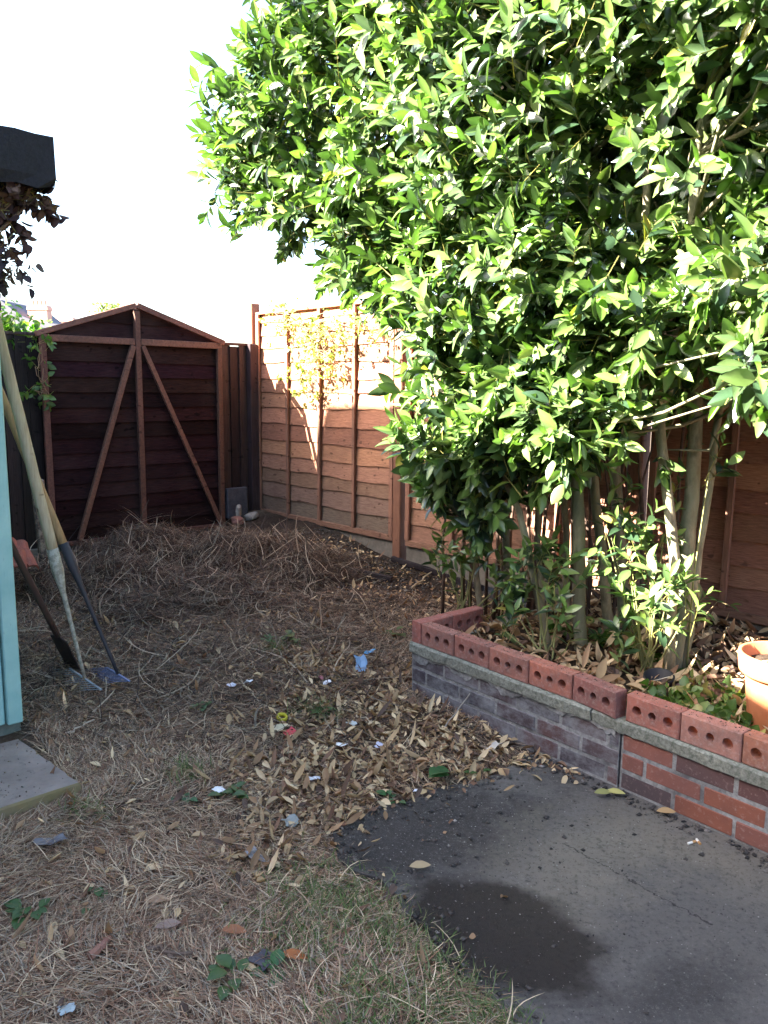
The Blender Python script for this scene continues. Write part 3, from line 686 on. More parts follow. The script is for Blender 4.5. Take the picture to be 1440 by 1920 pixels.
# ------------------------------------------------------------------ laurel tree
def densepts(ells, n, shell=.72, keepin=.12, nz=.22):
    """shoot bases and outward axes spread through a union of ellipsoids in e,m,z space"""
    E_ = np.array(ells); vol = E_[:, 3]*E_[:, 4]+E_[:, 4]*E_[:, 5]+E_[:, 3]*E_[:, 5]; out = []; ax = []
    tot = 0
    while tot < n:
        k = rng.choice(len(E_), 4000, p=vol/vol.sum()); u = rng.normal(size=(4000, 3)); u /= np.linalg.norm(u, axis=1, keepdims=True)
        r_ = 1-(1-shell)*rng.random(4000)*1.0; inn = rng.random(4000) < keepin; r_[inn] = rng.random(inn.sum())**.6*shell
        lump = noise2(u[:, 0]*2+k*3.1, u[:, 1]*2+u[:, 2]*2, 2.2)*nz*2
        p = E_[k, :3]+u*(r_*(1+lump))[:, None]*E_[k, 3:]
        d = np.min(np.linalg.norm((p[:, None]-E_[None, :, :3])/E_[None, :, 3:], axis=2)+10*(np.arange(len(E_))[None] == k[:, None]), axis=1)
        ok = (d > shell*.9) | (rng.random(4000) < keepin*.8)
        g = u/E_[k, 3:]; g /= np.linalg.norm(g, axis=1, keepdims=True)
        out.append(p[ok]); ax.append(g[ok]); tot += ok.sum()
    p = np.concatenate(out)[:n]; g = np.concatenate(ax)[:n]
    W3 = np.zeros_like(p); W3[:, :2] = C0+p[:, :1]*EV+p[:, 1:2]*MV; W3[:, 2] = p[:, 2]
    A = np.zeros_like(g); A[:, :2] = g[:, :1]*EV+g[:, 1:2]*MV; A[:, 2] = g[:, 2]
    return W3, A, p
CR = [(4.45, 1.00, 2.95, 1.55, .85, 1.45), (3.2, 1.05, 3.15, 1.3, .75, 1.05), (2.5, 1.2, 2.95, .78, .55, .62), (5.5, .95, 2.8, 1.2, .9, 1.3), (3.9, 1.15, 1.95, .8, .55, .5),
      (3.72, 1.2, 1.62, .38, .4, .36), (3.9, 1.25, 1.32, .36, .28, .2), (4.4, 1.1, 1.75, .5, .38, .25), (5.3, 1.0, 1.9, .75, .6, .4), (2.95, 1.1, 2.25, .5, .4, .35), (3.6, 1.3, 1.22, .22, .2, .2), (2.1, 1.3, 2.8, .42, .35, .32), (5.3, 1.1, 3.5, .8, .7, .6)]
CR += [(3.3, .45, 1.45, .75, .22, .5), (3.9, .45, 1.7, .5, .2, .4), (5.0, .8, 3.7, 1.3, .8, .9), (2.9, .9, 3.9, 1.2, .7, .5)]
for (x_, y_, m_, re_, rm_, rz_) in [(790, 835, 1.15, .13, .2, .12), (850, 900, 1.15, .15, .2, .13), (900, 850, 1.2, .2, .22, .16), (960, 840, 1.3, .16, .18, .12), (1030, 800, 1.35, .2, .16, .14), (1085, 770, 1.3, .16, .18, .14), (970, 720, 1.35, .25, .2, .15), (1180, 760, 1.2, .14, .15, .1), (830, 940, 1.1, .1, .15, .08), (1400, 690, 1.5, .15, .15, .12), (905, 965, 1.15, .13, .15, .1), (1010, 870, 1.25, .16, .15, .1), (1085, 845, 1.3, .13, .12, .07), (1145, 800, 1.2, .12, .12, .1), (940, 905, 1.1, .15, .15, .1)]:
    p_ = onm(x_, y_, m_); q_ = to_em(p_.x, p_.y); CR.append((q_[0], q_[1], p_.z, re_, rm_, rz_))
W3, A, pe = densepts(CR, 6600, .66, .22, .34)
A = A*.8+rng.normal(size=A.shape)*.3; A[:, 2] += .35
bk = np.stack([rng.uniform(3.3, 6.0, 1500), rng.uniform(.15, .75, 1500), rng.uniform(1.9, 4.1, 1500)], 1); b3 = np.zeros_like(bk); b3[:, :2] = C0+bk[:, :1]*EV+bk[:, 1:2]*MV; b3[:, 2] = bk[:, 2]
W3 = np.concatenate([W3, b3]); A = np.concatenate([A, rng.normal(size=b3.shape)]); pe = np.concatenate([pe, bk])
W3 = W3-A/np.linalg.norm(A, axis=1, keepdims=True)*.12
ok = (pe[:, 1] > .12) & ~((pe[:, 1] > 1.15) & (pe[:, 0] > 4.2) & (pe[:, 0] < 5.15) & (pe[:, 2] > 1.9) & (pe[:, 2] < 2.7) & (rng.random(len(pe)) < .75)); W3, A = W3[ok], A[ok]
tree = empty("laurel_tree", onm(1100, 1190, .9)); tree.location.z = .25
tag(tree, "big multi-stemmed laurel with a broad glossy sunlit crown rising from the brick planter", "tree")
parts = shoots(W3, A, 12, .19, .102, .040, LG, LGW, YG)
V, l, s, c, mi = merge(parts)
bulk("crown", V, l, s, [M_leaf, M_twig], c, tree, mi)
# stems
random.seed(31)
def stem(pts, r0, r1, top=None):
    P = [onm(x, y, m_) for x, y, m_ in pts]
    P[0] = Vector((P[0].x, P[0].y, .2))
    if top: P += [em(*q_) for q_ in top]
    # subdivide with a little wander
    Q = []
    for i in range(len(P)-1):
        a, b_ = P[i], P[i+1]; k = max(2, int((b_-a).length/.12))
        for j in range(k):
            Q.append(a.lerp(b_, j/k)+Vector([random.uniform(-1, 1)*.006 for _ in range(3)]))
    Q.append(P[-1]); n_ = len(Q)
    q = MB(); q.tube(Q, [r0+(r1-r0)*i/(n_-1) for i in range(n_)], 10, wob=.05); return q, Q
STEMS = [([(1092, 1195, 1.05), (1083, 1000, 1.05), (1078, 860, 1.05), (1060, 700, 1.0)], .033, .015, [(3.9, 1., 2.4), (3.6, 1.0, 3.2)]),
         ([(1262, 1245, .95), (1288, 1040, .92), (1306, 830, .9), (1302, 660, .9)], .037, .016, [(4.6, 1.0, 2.4), (4.8, 1, 3.4)]),
         ([(1258, 1225, 1.02), (1262, 1050, 1.05), (1248, 900, 1.05), (1234, 760, 1.05), (1215, 600, 1.0)], .025, .012, [(4.3, .9, 2.7), (4.4, .9, 3.5)]),
         ([(1310, 830, .9), (1350, 770, .85), (1390, 690, .8)], .02, .01, [(5.2, .8, 2.4)]),
         ([(1150, 1175, .75), (1125, 1020, .75), (1108, 850, .75), (1090, 700, .8)], .028, .014, [(3.9, .7, 2.6)]),
         ([(1180, 1120, .55), (1160, 980, .55), (1148, 830, .55), (1140, 650, .6)], .034, .016, [(4.3, .6, 2.7), (4.1, .6, 3.4)]),
         ([(1022, 1165, .95), (1010, 1020, .9), (1000, 860, .85), (985, 700, .9)], .016, .009, [(3.3, .9, 2.6)]),
         ([(1066, 1160, .8), (1062, 1000, .75), (1056, 860, .75)], .02, .012, [(3.6, .8, 2.2)]),
         ([(958, 1110, .8), (948, 980, .85), (935, 820, .9), (900, 700, 1.)], .022, .011, [(2.9, 1., 2.5), (2.5, 1.1, 3.0)]),
         ([(905, 1085, .9), (885, 1010, .95), (866, 930, 1.), (850, 800, 1.05)], .018, .009, [(2.7, 1.1, 2.4)]),
         ([(1040, 1190, 1.15), (1000, 1090, 1.2), (975, 960, 1.2)], .02, .01, [(3.3, 1.2, 1.9)])]
tops = []
for pts, r0, r1, top in STEMS:
    q, Q = stem(pts, r0, r1, top); q.build("trunk", M_bark, tree, smooth=True); tops += Q[len(Q)//2:]
# limbs reaching into the crown
q = MB(); random.seed(2)
for i in range(170):
    tgt = Vector(W3[random.randrange(len(W3))]); src = min(random.sample(tops, 12), key=lambda p_: (p_-tgt).length+max(0, (p_.z-tgt.z+.2))*2)
    mid = src.lerp(tgt, .5)+Vector((random.uniform(-.1, .1), random.uniform(-.1, .1), random.uniform(-.12, .03)))
    q.tube([src, src.lerp(mid, .5)+Vector((0, 0, -.02)), mid, mid.lerp(tgt, .6), tgt], [.011, .009, .0065, .0045, .0025], 5, col=(1, 1, 1))
q.build("branches", M_bark, tree, smooth=True)
random.seed(55)
for i in range(26):
    e_ = random.uniform(2.9, 4.3); m_ = random.uniform(.25, .75); h_ = random.uniform(1.1, 1.9); lx = random.uniform(-.25, .15)
    q = MB(); P_ = [em(e_+lx*f*f+random.uniform(-.02, .02), m_+random.uniform(-.03, .03), .1+h_*f) for f in (0, .2, .4, .6, .8, 1)]; r0 = random.uniform(.006, .016); q.tube(P_, [r0*(1-.11*k) for k in range(6)], 7, wob=.06)
    q.build("trunk", M_dead, tree, smooth=True)
# the bare dead twig crossing the dark middle
q = MB(); q.tube([onm(1030, 570, 1.0), onm(1120, 602, 1.1), onm(1200, 618, 1.2), onm(1282, 634, 1.3)], [.008, .006, .005, .003], 6); q.tube([onm(1200, 618, 1.2), onm(1252, 622, 1.25), onm(1268, 618, 1.3)], [.003, .003, .002], 5); q.build("dead_branch", M_dead, tree, smooth=True)

# low leafy suckers in the bed
def sucker(name, spots, lab, nper=9, h=.35, ll=.085):
    c0 = onm(*spots[0]); r_ = empty(name, (c0.x, c0.y, .26)); tag(r_, lab, "shrub", "young laurel shoots in the planter bed")
    P = []; A_ = []; q = MB()
    for (x, y, m_) in spots:
        c_ = onm(x, y, m_)
        for k in range(nper):
            p = c_+Vector((random.gauss(0, .055), random.gauss(0, .055), random.gauss(0, .05))); P.append(p); A_.append((random.gauss(0, .45), random.gauss(0, .45)-.2, .8))
            if k % 3 == 0: q.tube([Vector((c0.x+random.uniform(-.05, .05), c0.y+random.uniform(-.05, .05), .22)), Vector((c0.x, c0.y, 0)).lerp(Vector((p.x, p.y, 0)), .5)+Vector((0, 0, (p.z+.22)/2)), p], [.005, .004, .002], 5, col=(.2, .2, .08))
    pr = shoots(np.array(P), np.array(A_), 8, .13, ll, ll*.36, LG, LGW, YG, .95)
    V, l, s, c, mi = merge(pr); bulk("leaves", V, l, s, [M_leaf, M_twig], c, r_, mi); q.build("stem", M_twig, r_)
random.seed(77)
sucker("laurel_sucker", [(1215, 1215, 1.1), (1190, 1160, 1.1), (1225, 1110, 1.1), (1180, 1060, 1.1), (1245, 1180, 1.15), (1160, 1000, 1.05), (1215, 1020, 1.05)], "leafy sunlit young laurel between the middle trunk and the forked right trunks", 6)
sucker("laurel_sucker", [(1030, 1150, 1.25), (980, 1120, 1.25), (1000, 1060, 1.2), (1050, 1100, 1.2), (960, 1170, 1.3)], "bushy young laurel left of the thick middle trunk, behind the first holed bricks", 6)
sucker("laurel_sucker", [(870, 1080, 1.0), (905, 1060, 1.), (840, 1050, 1.), (935, 1095, 1.1)], "low dark-leaved young laurel shoots just outside the planter's far corner", 5)
sucker("laurel_sucker", [(1300, 870, .95), (1290, 930, .98)], "small tuft of leaves growing off the forked right trunk", 2)

# ------------------------------------------------------------------ climbers
def climber(name, lab, cat, spots, cols, wts, ll=.04, n=30, spread=.09, drop=.3, axis=(0, 0, -.2), stems=True, tip=None, mat=None, sc=(.28, .26, .08)):
    r_ = empty(name, spots[0]); tag(r_, lab, cat); P = []; A_ = []; q = MB()
    for c_ in spots:
        c_ = Vector(c_)
        for k in range(n):
            P.append(c_+Vector((random.gauss(0, spread), random.gauss(0, spread), random.gauss(0, spread*.9)))); A_.append([random.gauss(0, .6)+axis[0], random.gauss(0, .6)+axis[1], random.gauss(0, .5)+axis[2]])
    for a, b_ in zip(spots[:-1], spots[1:]):
        a = Vector(a); b_ = Vector(b_)
        for _ in range(3):
            j = lambda: Vector([random.gauss(0, spread*.5) for _ in range(3)])
            q.tube([a+j(), a.lerp(b_, .5)+j(), b_+j()], .0025, 4, col=(.2, .13, .08))
    V, l, s, c, mi = merge(shoots(np.array(P), np.array(A_), 6, .09, ll, ll*.7, cols, wts, tip, 1.1, .3)); bulk("foliage", V, l, s, [mat or M_ivy, M_twig], c, r_, mi)
    q.build("stem", M_twig, r_); return r_
random.seed(12)
climber("climbing_plant", "sunlit yellow-green climber spilling over the top of the lap fence near its corner", "climbing plant",
        [onm(x, y, .14) for x, y in [(515, 590), (550, 600), (590, 612), (565, 650), (600, 660), (620, 690), (585, 700), (570, 640), (640, 640), (545, 690), (575, 735), (600, 600), (655, 600), (690, 610), (530, 605)]],
        [(.26, .30, .10), (.38, .32, .14), (.14, .2, .05), (.25, .17, .09)], [3, 2, 3, 1.2], .032, 14, .07)
climber("climbing_plant", "dry brown twiggy creeper tangled along the fence top behind the laurel", "climbing plant",
        [onm(x, y, .25) for x, y in [(740, 600), (800, 610), (860, 640), (930, 660), (960, 690), (1000, 700), (830, 590), (900, 620), (980, 740), (940, 780)]],
        [(.3, .14, .08), (.35, .22, .12), (.18, .2, .06)], [3, 3, 1], .035, 12, .12, tip=None)
climber("ivy", "bright green ivy spilling over the dark board fence beside the shed", "ivy",
        [one(x, y, -.12) for x, y in [(2, 596), (12, 606), (30, 618), (48, 626), (22, 632), (66, 629), (82, 632)]],
        [(.1, .22, .04), (.07, .16, .03), (.2, .3, .06)], [3, 3, 2], .05, 12, .05, axis=(0, 0, .1))
climber("ivy", "sprig of ivy hanging down the left stud of the gable panel", "ivy",
        [one(x, y, .16) for x, y in [(78, 650), (74, 690), (80, 720), (85, 738), (70, 735)]], [(.06, .12, .03), (.1, .18, .05)], [2, 1], .055, 3, .03)
climber("dried_creeper", "withered brown creeper dangling from under the felt roof edge of the turquoise shed", "dead creeper",
        [one(x, y, 3.2) for x, y in [(5, 350), (18, 355), (38, 358), (62, 350), (6, 375), (20, 378), (0, 405), (-8, 440), (66, 368)]],
        [(.07, .04, .035), (.11, .07, .05), (.05, .03, .03)], [2, 1, 2], .042, 7, .014, mat=M_dryleaf)
random.seed(5)
climber("dried_creeper", "thin bare creeper tendrils with a dark shrivelled clump hanging beside the shed", "dead creeper",
        [one(x, y, 3.15) for x, y in [(6, 495), (12, 508), (18, 503), (14, 525)]], [(.05, .04, .05), (.08, .06, .07)], [2, 1], .04, 3, .012, mat=M_dryleaf)
q = MB()
for path in ([(4, 425), (18, 438), (32, 450), (42, 462), (52, 470), (57, 480)], [(6, 440), (8, 465), (10, 490)], [(36, 455), (42, 475), (44, 490), (35, 500), (20, 498)], [(28, 498), (48, 498)], [(38, 458), (50, 462)]):
    q.tube([one(x, y, 3.15) for x, y in path], .0016, 4, col=(.13, .09, .07))
o = q.build("tendril", M_twig); par = bpy.data.objects["dried_creeper.001"]; o.parent = par; bpy.context.view_layer.update(); o.matrix_parent_inverse = par.matrix_world.inverted()

# ------------------------------------------------------------------ heap of dry clippings
HP = [(one(285, 1010, .72), .85, .5, .215), (one(450, 1070, 1.2), .6, .5, .2), (one(180, 1080, 1.05), .7, .5, .13), (one(570, 1130, 1.7), .45, .45, .12), (one(350, 1180, 1.8), .7, .5, .06)]
def heap(x, y):
    z = np.zeros_like(x)
    e_, m_ = to_em(x, y)
    for (c_, re, rm, h) in HP:
        ce, cm = to_em(c_.x, c_.y); d = np.sqrt(((e_-ce)/rm)**2+((m_-cm)/re)**2); z = np.maximum(z, h*(1-sm(d, 0., 1.35)))
    return z*(1+.35*noise2(x, y, 5.))+.05*noise2(x, y, 9., 1)*(z > .01)
xx, yy = np.meshgrid(np.arange(-3.2, .6, .035), np.arange(3.6, 7.2, .035)); hh = heap(xx, yy); gz_ = G(xx.ravel(), yy.ravel()).reshape(xx.shape)
hp = empty("clippings_heap", (HP[0][0].x, HP[0][0].y, .15)); tag(hp, "heap of dry brown grass clippings and twigs raked up before the gable panel", "heap")
e_, m_ = to_em(xx, yy)
t = NT("dead_thatch"); n1 = t.noise(40, 5, .8, t.coord((1, 3, 1))); c = t.ramp(n1, [(.3, (.03, .018, .014)), (.7, (.13, .085, .06))]); t.bump(n1, 1., .02); M_thatch = t.fin(c, .95, .1)
gridobj("core", xx, yy, gz_+hh-.012, M_thatch, mask=(hh > .012) & (e_ > .13), parent=hp)
def scatter(n, fn, x0, x1, y0, y1):
    X_ = []; tot = 0
    while tot < n:
        x = rng.uniform(x0, x1, n); y = rng.uniform(y0, y1, n); k = rng.random(n) < fn(x, y); X_.append(np.stack([x[k], y[k]], 1)); tot += k.sum()
        if len(X_) > 60: break
    return np.concatenate(X_)[:n]
def straw(name, pts, zf, L, Wd, cols, wts, up=.15, bend=-.1, lay=None, parent=None, seg=3, wigs=.15, lift=.006):
    n = len(pts); z = zf(pts[:, 0], pts[:, 1]); P = np.stack([pts[:, 0], pts[:, 1], z+lift*rng.random(n)], 1)
    th = rng.random(n)*6.283 if lay is None else lay(pts)
    D = np.stack([np.cos(th), np.sin(th), np.abs(rng.normal(size=n))*up], 1)
    # follow the slope
    h = .05; gx = (zf(pts[:, 0]+h*D[:, 0], pts[:, 1]+h*D[:, 1])-z)/h; D[:, 2] += np.clip(gx, -1, 1)
    N = np.tile([0, 0, 1.], (n, 1)); LL = L*(.5+rng.random(n)); V, l, s, k = strands(P, D, N, LL, Wd*(.6+.8*rng.random(n)), bend*rng.random(n), seg, rng.normal(size=(n, 3))*[wigs, wigs, .03])
    return (V, l, s, np.repeat(palette(n, cols, wts, .2), k, 0), 0)
def onheap(x, y): return G(x, y)+heap(x, y)
pts = scatter(15000, lambda x, y: np.where((heap(x, y) > .012) & (to_em(x, y)[0] > .15), .35+.65*np.clip(heap(x, y)/.15, 0, 1), 0), -3.2, .5, 3.7, 7.1)
HC = [(.19, .135, .095), (.10, .068, .05), (.04, .029, .026), (.37, .30, .22), (.16, .14, .11)]
pr = [straw("", pts, onheap, .13, .0032, HC, [3, 4, 4, 1, 1], .28, -.1, seg=4, wigs=.11, lift=.03)]
pts = scatter(1000, lambda x, y: np.where((heap(x, y) > .03) & (to_em(x, y)[0] > .2), 1., 0), -3.2, .5, 3.7, 7.1)
pr.append(straw("", pts, onheap, .26, .006, HC, [2, 2, 2, 2, 1], .3, -.15, seg=5, wigs=.06, lift=.05))
V, l, s, c, mi = merge(pr); bulk("dry_stalks", V, l, s, M_straw, c, hp)

# ------------------------------------------------------------------ lawn straw, green grass, fallen leaves
def lawn_w(x, y):
    e_, m_ = to_em(x, y); s_ = pat_sd(x, y); wt, wn = (x-WO[0])*WD_[0]+(y-WO[1])*WD_[1], (x-WO[0])*WN[0]+(y-WO[1])*WN[1]
    ok = (s_ < .03) & ~((wt > -.07) & (wn > -.02)) & (e_ > .15) & ~((e_ < ea+.01) & (m_ > ma-.6) & (e_ < SF+.45) & (m_ > SM_-.02) & (m_ > ma-.0+(-.0)) ) & ~((e_ < SF) & (m_ > SM_-.03)) & (m_ > .1)
    front = sm(-y, -3.6, -2.4)                     # 1 near the camera
    litter = np.exp(-(((x+.05)/.55)**2+((y-3.05)/.75)**2))
    d = (.42+.58*front)*(1-.72*litter)*(.6+.8*np.clip(noise2(x, y, 1.6)+.5, 0, 1))
    return np.where(ok, d, 0)
inview = lambda x, y: (np.abs(x) < y*.5+.15)
pts = scatter(80000, lambda x, y: lawn_w(x, y)*inview(x, y)*np.clip(2.3/np.maximum(y, .5), .3, 1)**1.3, -2.3, 1.2, 1.15, 5.2)
SCOL = [(.44, .31, .21), (.30, .19, .13), (.58, .45, .31), (.14, .09, .065), (.34, .28, .22), (.26, .14, .09)]
base = np.arctan2(-.4, 1.)
lay = lambda p: noise2(p[:, 0], p[:, 1], 1.7)*9+rng.normal(size=len(p))*.9
pr = [straw("", pts, G, .065, .0024, SCOL, [3, 3, 2, 2.5, 2, 2], .28, -.25, lay=lay, seg=3, wigs=.10, lift=.012)]
pts = scatter(2600, lambda x, y: lawn_w(x, y)*inview(x, y), -2.3, 1.2, 1.15, 4.6)
pr.append(straw("", pts, G, .125, .0030, SCOL, [3, 2, 4, 1, 2, 1], .18, -.2, seg=5, wigs=.09, lift=.02))
V, l, s, c, mi = merge(pr); tag(bulk("dry_grass", V, l, s, M_straw, c), "matted dry straw-coloured grass covering the ground in front", "grass", kind="stuff")
def deb(x, y):
    e_, m_ = to_em(x, y); return np.where((e_ > .3) & (m_ > .5) & (e_ < 3.9) & ~((e_ < SF+.35) & (m_ > SM_-.03)), np.exp(-((e_-2.2)/1.1)**2)*(m_ > .9)*.9+.15*np.exp(-((e_-3)/1.3)**2), 0)*(pat_sd(x, y) < 0)*(((x-WO[0])*WN[0]+(y-WO[1])*WN[1] < -.05) | ((x-WO[0])*WD_[0]+(y-WO[1])*WD_[1] < -.12))
pts = scatter(10000, deb, -2.4, .6, 3.0, 6.4)
pr = [straw("", pts, onheap, .12, .0036, HC, [3, 4, 4, 1.6, 2], .25, -.15, seg=4, wigs=.1, lift=.035)]
pts = scatter(420, deb, -2.4, .6, 3.0, 6.4); pr.append(straw("", pts, onheap, .28, .008, HC, [2, 2, 2, 3, 2], .2, -.15, seg=5, wigs=.12, lift=.03))
V, l, s, c, mi = merge(pr); tag(bulk("twig_debris", V, l, s, M_straw, c), "raked brown twigs and stalks strewn between the rakes and the planter", "twigs", kind="stuff")
# green tufts
GC_ = [ong(*p) for p in [(1000, 1870), (940, 1890), (680, 1720), (620, 1700), (850, 1800), (740, 1760), (560, 1760), (700, 1890), (800, 1900), (520, 1215), (230, 1010), (420, 1120), (600, 1330), (350, 1450), (160, 1520)]]
GCW = [.22, .2, .16, .16, .16, .13, .1, .12, .14, .07, .1, .08, .08, .06, .05]
def gw(x, y):
    d = np.zeros_like(x)
    for c_, r_ in zip(GC_, GCW): d = np.maximum(d, np.exp(-((x-c_.x)**2+(y-c_.y)**2)/r_**2))
    return d*(pat_sd(x, y) < .05)
pts = scatter(5500, gw, -2., 1.2, 1.2, 5.6)
pr = [straw("", pts, G, .06, .0032, [(.10, .14, .045), (.14, .18, .08), (.07, .11, .035), (.22, .22, .11)], [3, 2, 3, 2], .8, -.35, seg=3, lift=.01)]
V, l, s, c, mi = merge(pr); tag(bulk("green_grass", V, l, s, M_straw, c), "thin tufts of surviving green grass beside the wet concrete", "grass", kind="stuff")

LC_ = [ong(*p) for p in [(700, 1340), (620, 1330), (800, 1380), (620, 1500), (560, 1520), (880, 1420), (730, 1290), (540, 1450), (700, 1450), (600, 1250), (500, 1600), (980, 1440)]]
LCW = [.36, .25, .22, .25, .2, .2, .25, .2, .25, .2, .15, .12]
def lw_(x, y):
    d = np.zeros_like(x)+.004
    for c_, r_ in zip(LC_, LCW): d = np.maximum(d, np.exp(-((x-c_.x)**2+(y-c_.y)**2)/r_**2))
    e_, m_ = to_em(x, y); d = np.maximum(d, .06*((e_ > .2) & (e_ < 5))); d = np.maximum(d, .1*((m_ < .6) & (e_ > 1.2)))
    wt, wn = (x-WO[0])*WD_[0]+(y-WO[1])*WD_[1], (x-WO[0])*WN[0]+(y-WO[1])*WN[1]
    s_ = pat_sd(x, y); d = np.where(s_ > .0, d*(.02+.5*np.exp(-np.maximum(s_, 0)/.07))+.3*(wn > -.1)*(wt < 1.0)*(rng.random(x.shape) < .8), d)
    return np.where(((wt > -.09) & (wn > -.025)) | ((e_ < SF+.4) & (m_ > SM_-.05)) | (e_ < .2) | (m_ < .06), 0, d)
pts = scatter(4300, lw_, -1.8, 1.6, 1.4, 6.4)
def fall(pts, zf, lift=.014, L=.043, cols=None, wts=None):
    n = len(pts); P = np.stack([pts[:, 0], pts[:, 1], zf(pts[:, 0], pts[:, 1])+.004+rng.random(n)*lift], 1)
    th = rng.random(n)*6.283; D = np.stack([np.cos(th), np.sin(th), rng.normal(size=n)*.13], 1); N = np.stack([rng.normal(size=n)*.4, rng.normal(size=n)*.4, np.ones(n)], 1)
    LL = L*(.55+.8*rng.random(n)); V, l, s = leaves(P, D, N, LL, LL*(.34+.14*rng.random(n)), fold=.1+rng.random(n)*1.1, curl=rng.normal(size=n)*.7)
    return (V, l, s, np.repeat(palette(n, cols or DL, wts or [3, 3, 2, 2, 1], .18), len(LT), 0), 0)
DL = [(.46, .33, .19), (.30, .19, .11), (.18, .105, .07), (.60, .46, .29), (.11, .075, .06)]
Gp = lambda x, y: np.maximum(G(x, y), np.where(pat_sd(x, y) > 0, .004, -1))
V, l, s, c, mi = merge([fall(pts, Gp)]); tag(bulk("fallen_leaves", V, l, s, M_dryleaf, c), "curled tan and brown fallen leaves lying between the lawn and the planter wall", "leaves", kind="stuff")
tpt = np.stack([rng.uniform(-.0, 2.3, 3600), rng.uniform(.1, 1.6, 3600)], 1); pts = WO+tpt[:, :1]*WD_+tpt[:, 1:]*WN; ee, mm = to_em(pts[:, 0], pts[:, 1]); pts = pts[(mm > .06)]
V, l, s, c, mi = merge([fall(pts, GB_, .03, .065)]); tag(bulk("bed_leaves", V, l, s, M_dryleaf, c), "layer of dry brown leaves covering the soil inside the planter", "leaves", kind="stuff")
# ivy over the bed
def ivybed(n):
    t_ = rng.uniform(.35, 2.2, n*3); n_ = rng.uniform(.1, .75, n*3); k = noise2(t_, n_, 4., 2) > -.02; t_, n_ = t_[k][:n], n_[k][:n]; p = WO+t_[:, None]*WD_+n_[:, None]*WN
    P = np.stack([p[:, 0], p[:, 1], GB_(p[:, 0], p[:, 1])], 1); A_ = np.stack([rng.normal(size=len(P))*.7, rng.normal(size=len(P))*.7, np.full(len(P), .55)], 1); return P, A_
P, A_ = ivybed(260); V, l, s, c, mi = merge(shoots(P, A_, 5, .09, .045, .036, [(.06, .12, .03), (.12, .19, .05), (.28, .26, .1)], [3, 2, 1], None, 1.1))
tag(bulk("ground_ivy", V, l, s, [M_ivy, M_twig], c, None, mi), "creeping ivy and seedlings over the front of the planter bed", "ivy", kind="stuff")
# broken leaf fragments
def frag(pts, zf):
    n = len(pts); P = np.stack([pts[:, 0], pts[:, 1], zf(pts[:, 0], pts[:, 1])+.004+rng.random(n)*.01], 1); L_ = rng.uniform(.008, .022, n)
    V, l, s = leaves(P, rng.normal(size=(n, 3))*[1, 1, .4], np.stack([rng.normal(size=n)*.6, rng.normal(size=n)*.6, np.ones(n)], 1), L_, L_*rng.uniform(.5, 1.1, n), .5, rng.normal(size=n)*.5)
    return (V, l, s, np.repeat(palette(n, DL, [3, 3, 3, 2, 2], .2), len(LT), 0), 0)
pts = scatter(6500, lambda x, y: np.clip(lw_(x, y)*1.2+.05*(pat_sd(x, y) < 0), 0, 1), -1.8, 1.6, 1.3, 6.2); V, l, s, c, mi = merge([frag(pts, Gp)]); tag(bulk("leaf_fragments", V, l, s, M_dryleaf, c), "broken bits of dead leaf scattered through the litter", "leaves", kind="stuff")
# soil crumbs and grit
def crumbs(pts, zf, r0, r1, cols, wts):
    n = len(pts); r_ = rng.uniform(r0, r1, n)**1.; base_ = np.array([(0, 0, 1), (1, 0, 0), (0, 1, 0), (-1, 0, 0), (0, -1, 0), (0, 0, -1)], float)
    P = np.stack([pts[:, 0], pts[:, 1], zf(pts[:, 0], pts[:, 1])+r_*.35], 1); V = P[:, None]+(base_[None]*(1+rng.normal(size=(n, 6, 3))*.3)+rng.normal(size=(n, 6, 3))*.2)*r_[:, None, None]*[1, 1, .7]
    F_ = [(0, 1, 2), (0, 2, 3), (0, 3, 4), (0, 4, 1), (5, 2, 1), (5, 3, 2), (5, 4, 3), (5, 1, 4)]; lp = np.array(F_).ravel()
    return (V.reshape(-1, 3), (lp[None]+(np.arange(n)*6)[:, None]).ravel(), np.arange(n*8)*3, np.repeat(palette(n, cols, wts, .2), 6, 0), 0)
def cw(x, y):
    wt, wn = (x-WO[0])*WD_[0]+(y-WO[1])*WD_[1], (x-WO[0])*WN[0]+(y-WO[1])*WN[1]; e_, m_ = to_em(x, y); s_ = pat_sd(x, y)
    d = .95*np.exp(-((wn+.02)/.055)**2)*(wt > .2)*(wn < 0)+.3*np.exp(-(s_/.07)**2)+.5*((m_ < .9) & (e_ > .4) & (e_ < 3.6))+.003*(s_ > 0)+.12*np.exp(-(((x-.1)/.6)**2+((y-2.8)/.6)**2))
    return np.where(((wt > -.08) & (wn > -.012)) | (m_ < .06), 0, d)
pts = scatter(5200, cw, -1.2, 1.9, 1.3, 6.6)
V, l, s, c, mi = merge([crumbs(pts, Gp, .0025, .011, [(.05, .04, .036), (.09, .075, .065), (.03, .025, .024), (.25, .22, .2)], [4, 3, 3, .6])]); tag(bulk("soil_crumbs", V, l, s, M_plain, c), "dark crumbs of soil and grit along the wall foot and fence", "soil", kind="stuff")
_e = rng.uniform(SF+.05, ea-.02, 260); _m = rng.uniform(ma+.01, ma+.8, 260); pts = C0+_e[:, None]*EV+_m[:, None]*MV
V, l, s, c, mi = merge([crumbs(pts, lambda x, y: np.full(x.shape, .0755), .001, .004, [(.08, .06, .05), (.2, .15, .1)], [2, 1])]); tag(bulk("soil_crumbs", V, l, s, M_plain, c), "scattered dirt on top of the concrete step", "soil", kind="stuff")
pts = WO+rng.uniform(.0, 2.3, 500)[:, None]*WD_+rng.uniform(.002, .06, 500)[:, None]*WN
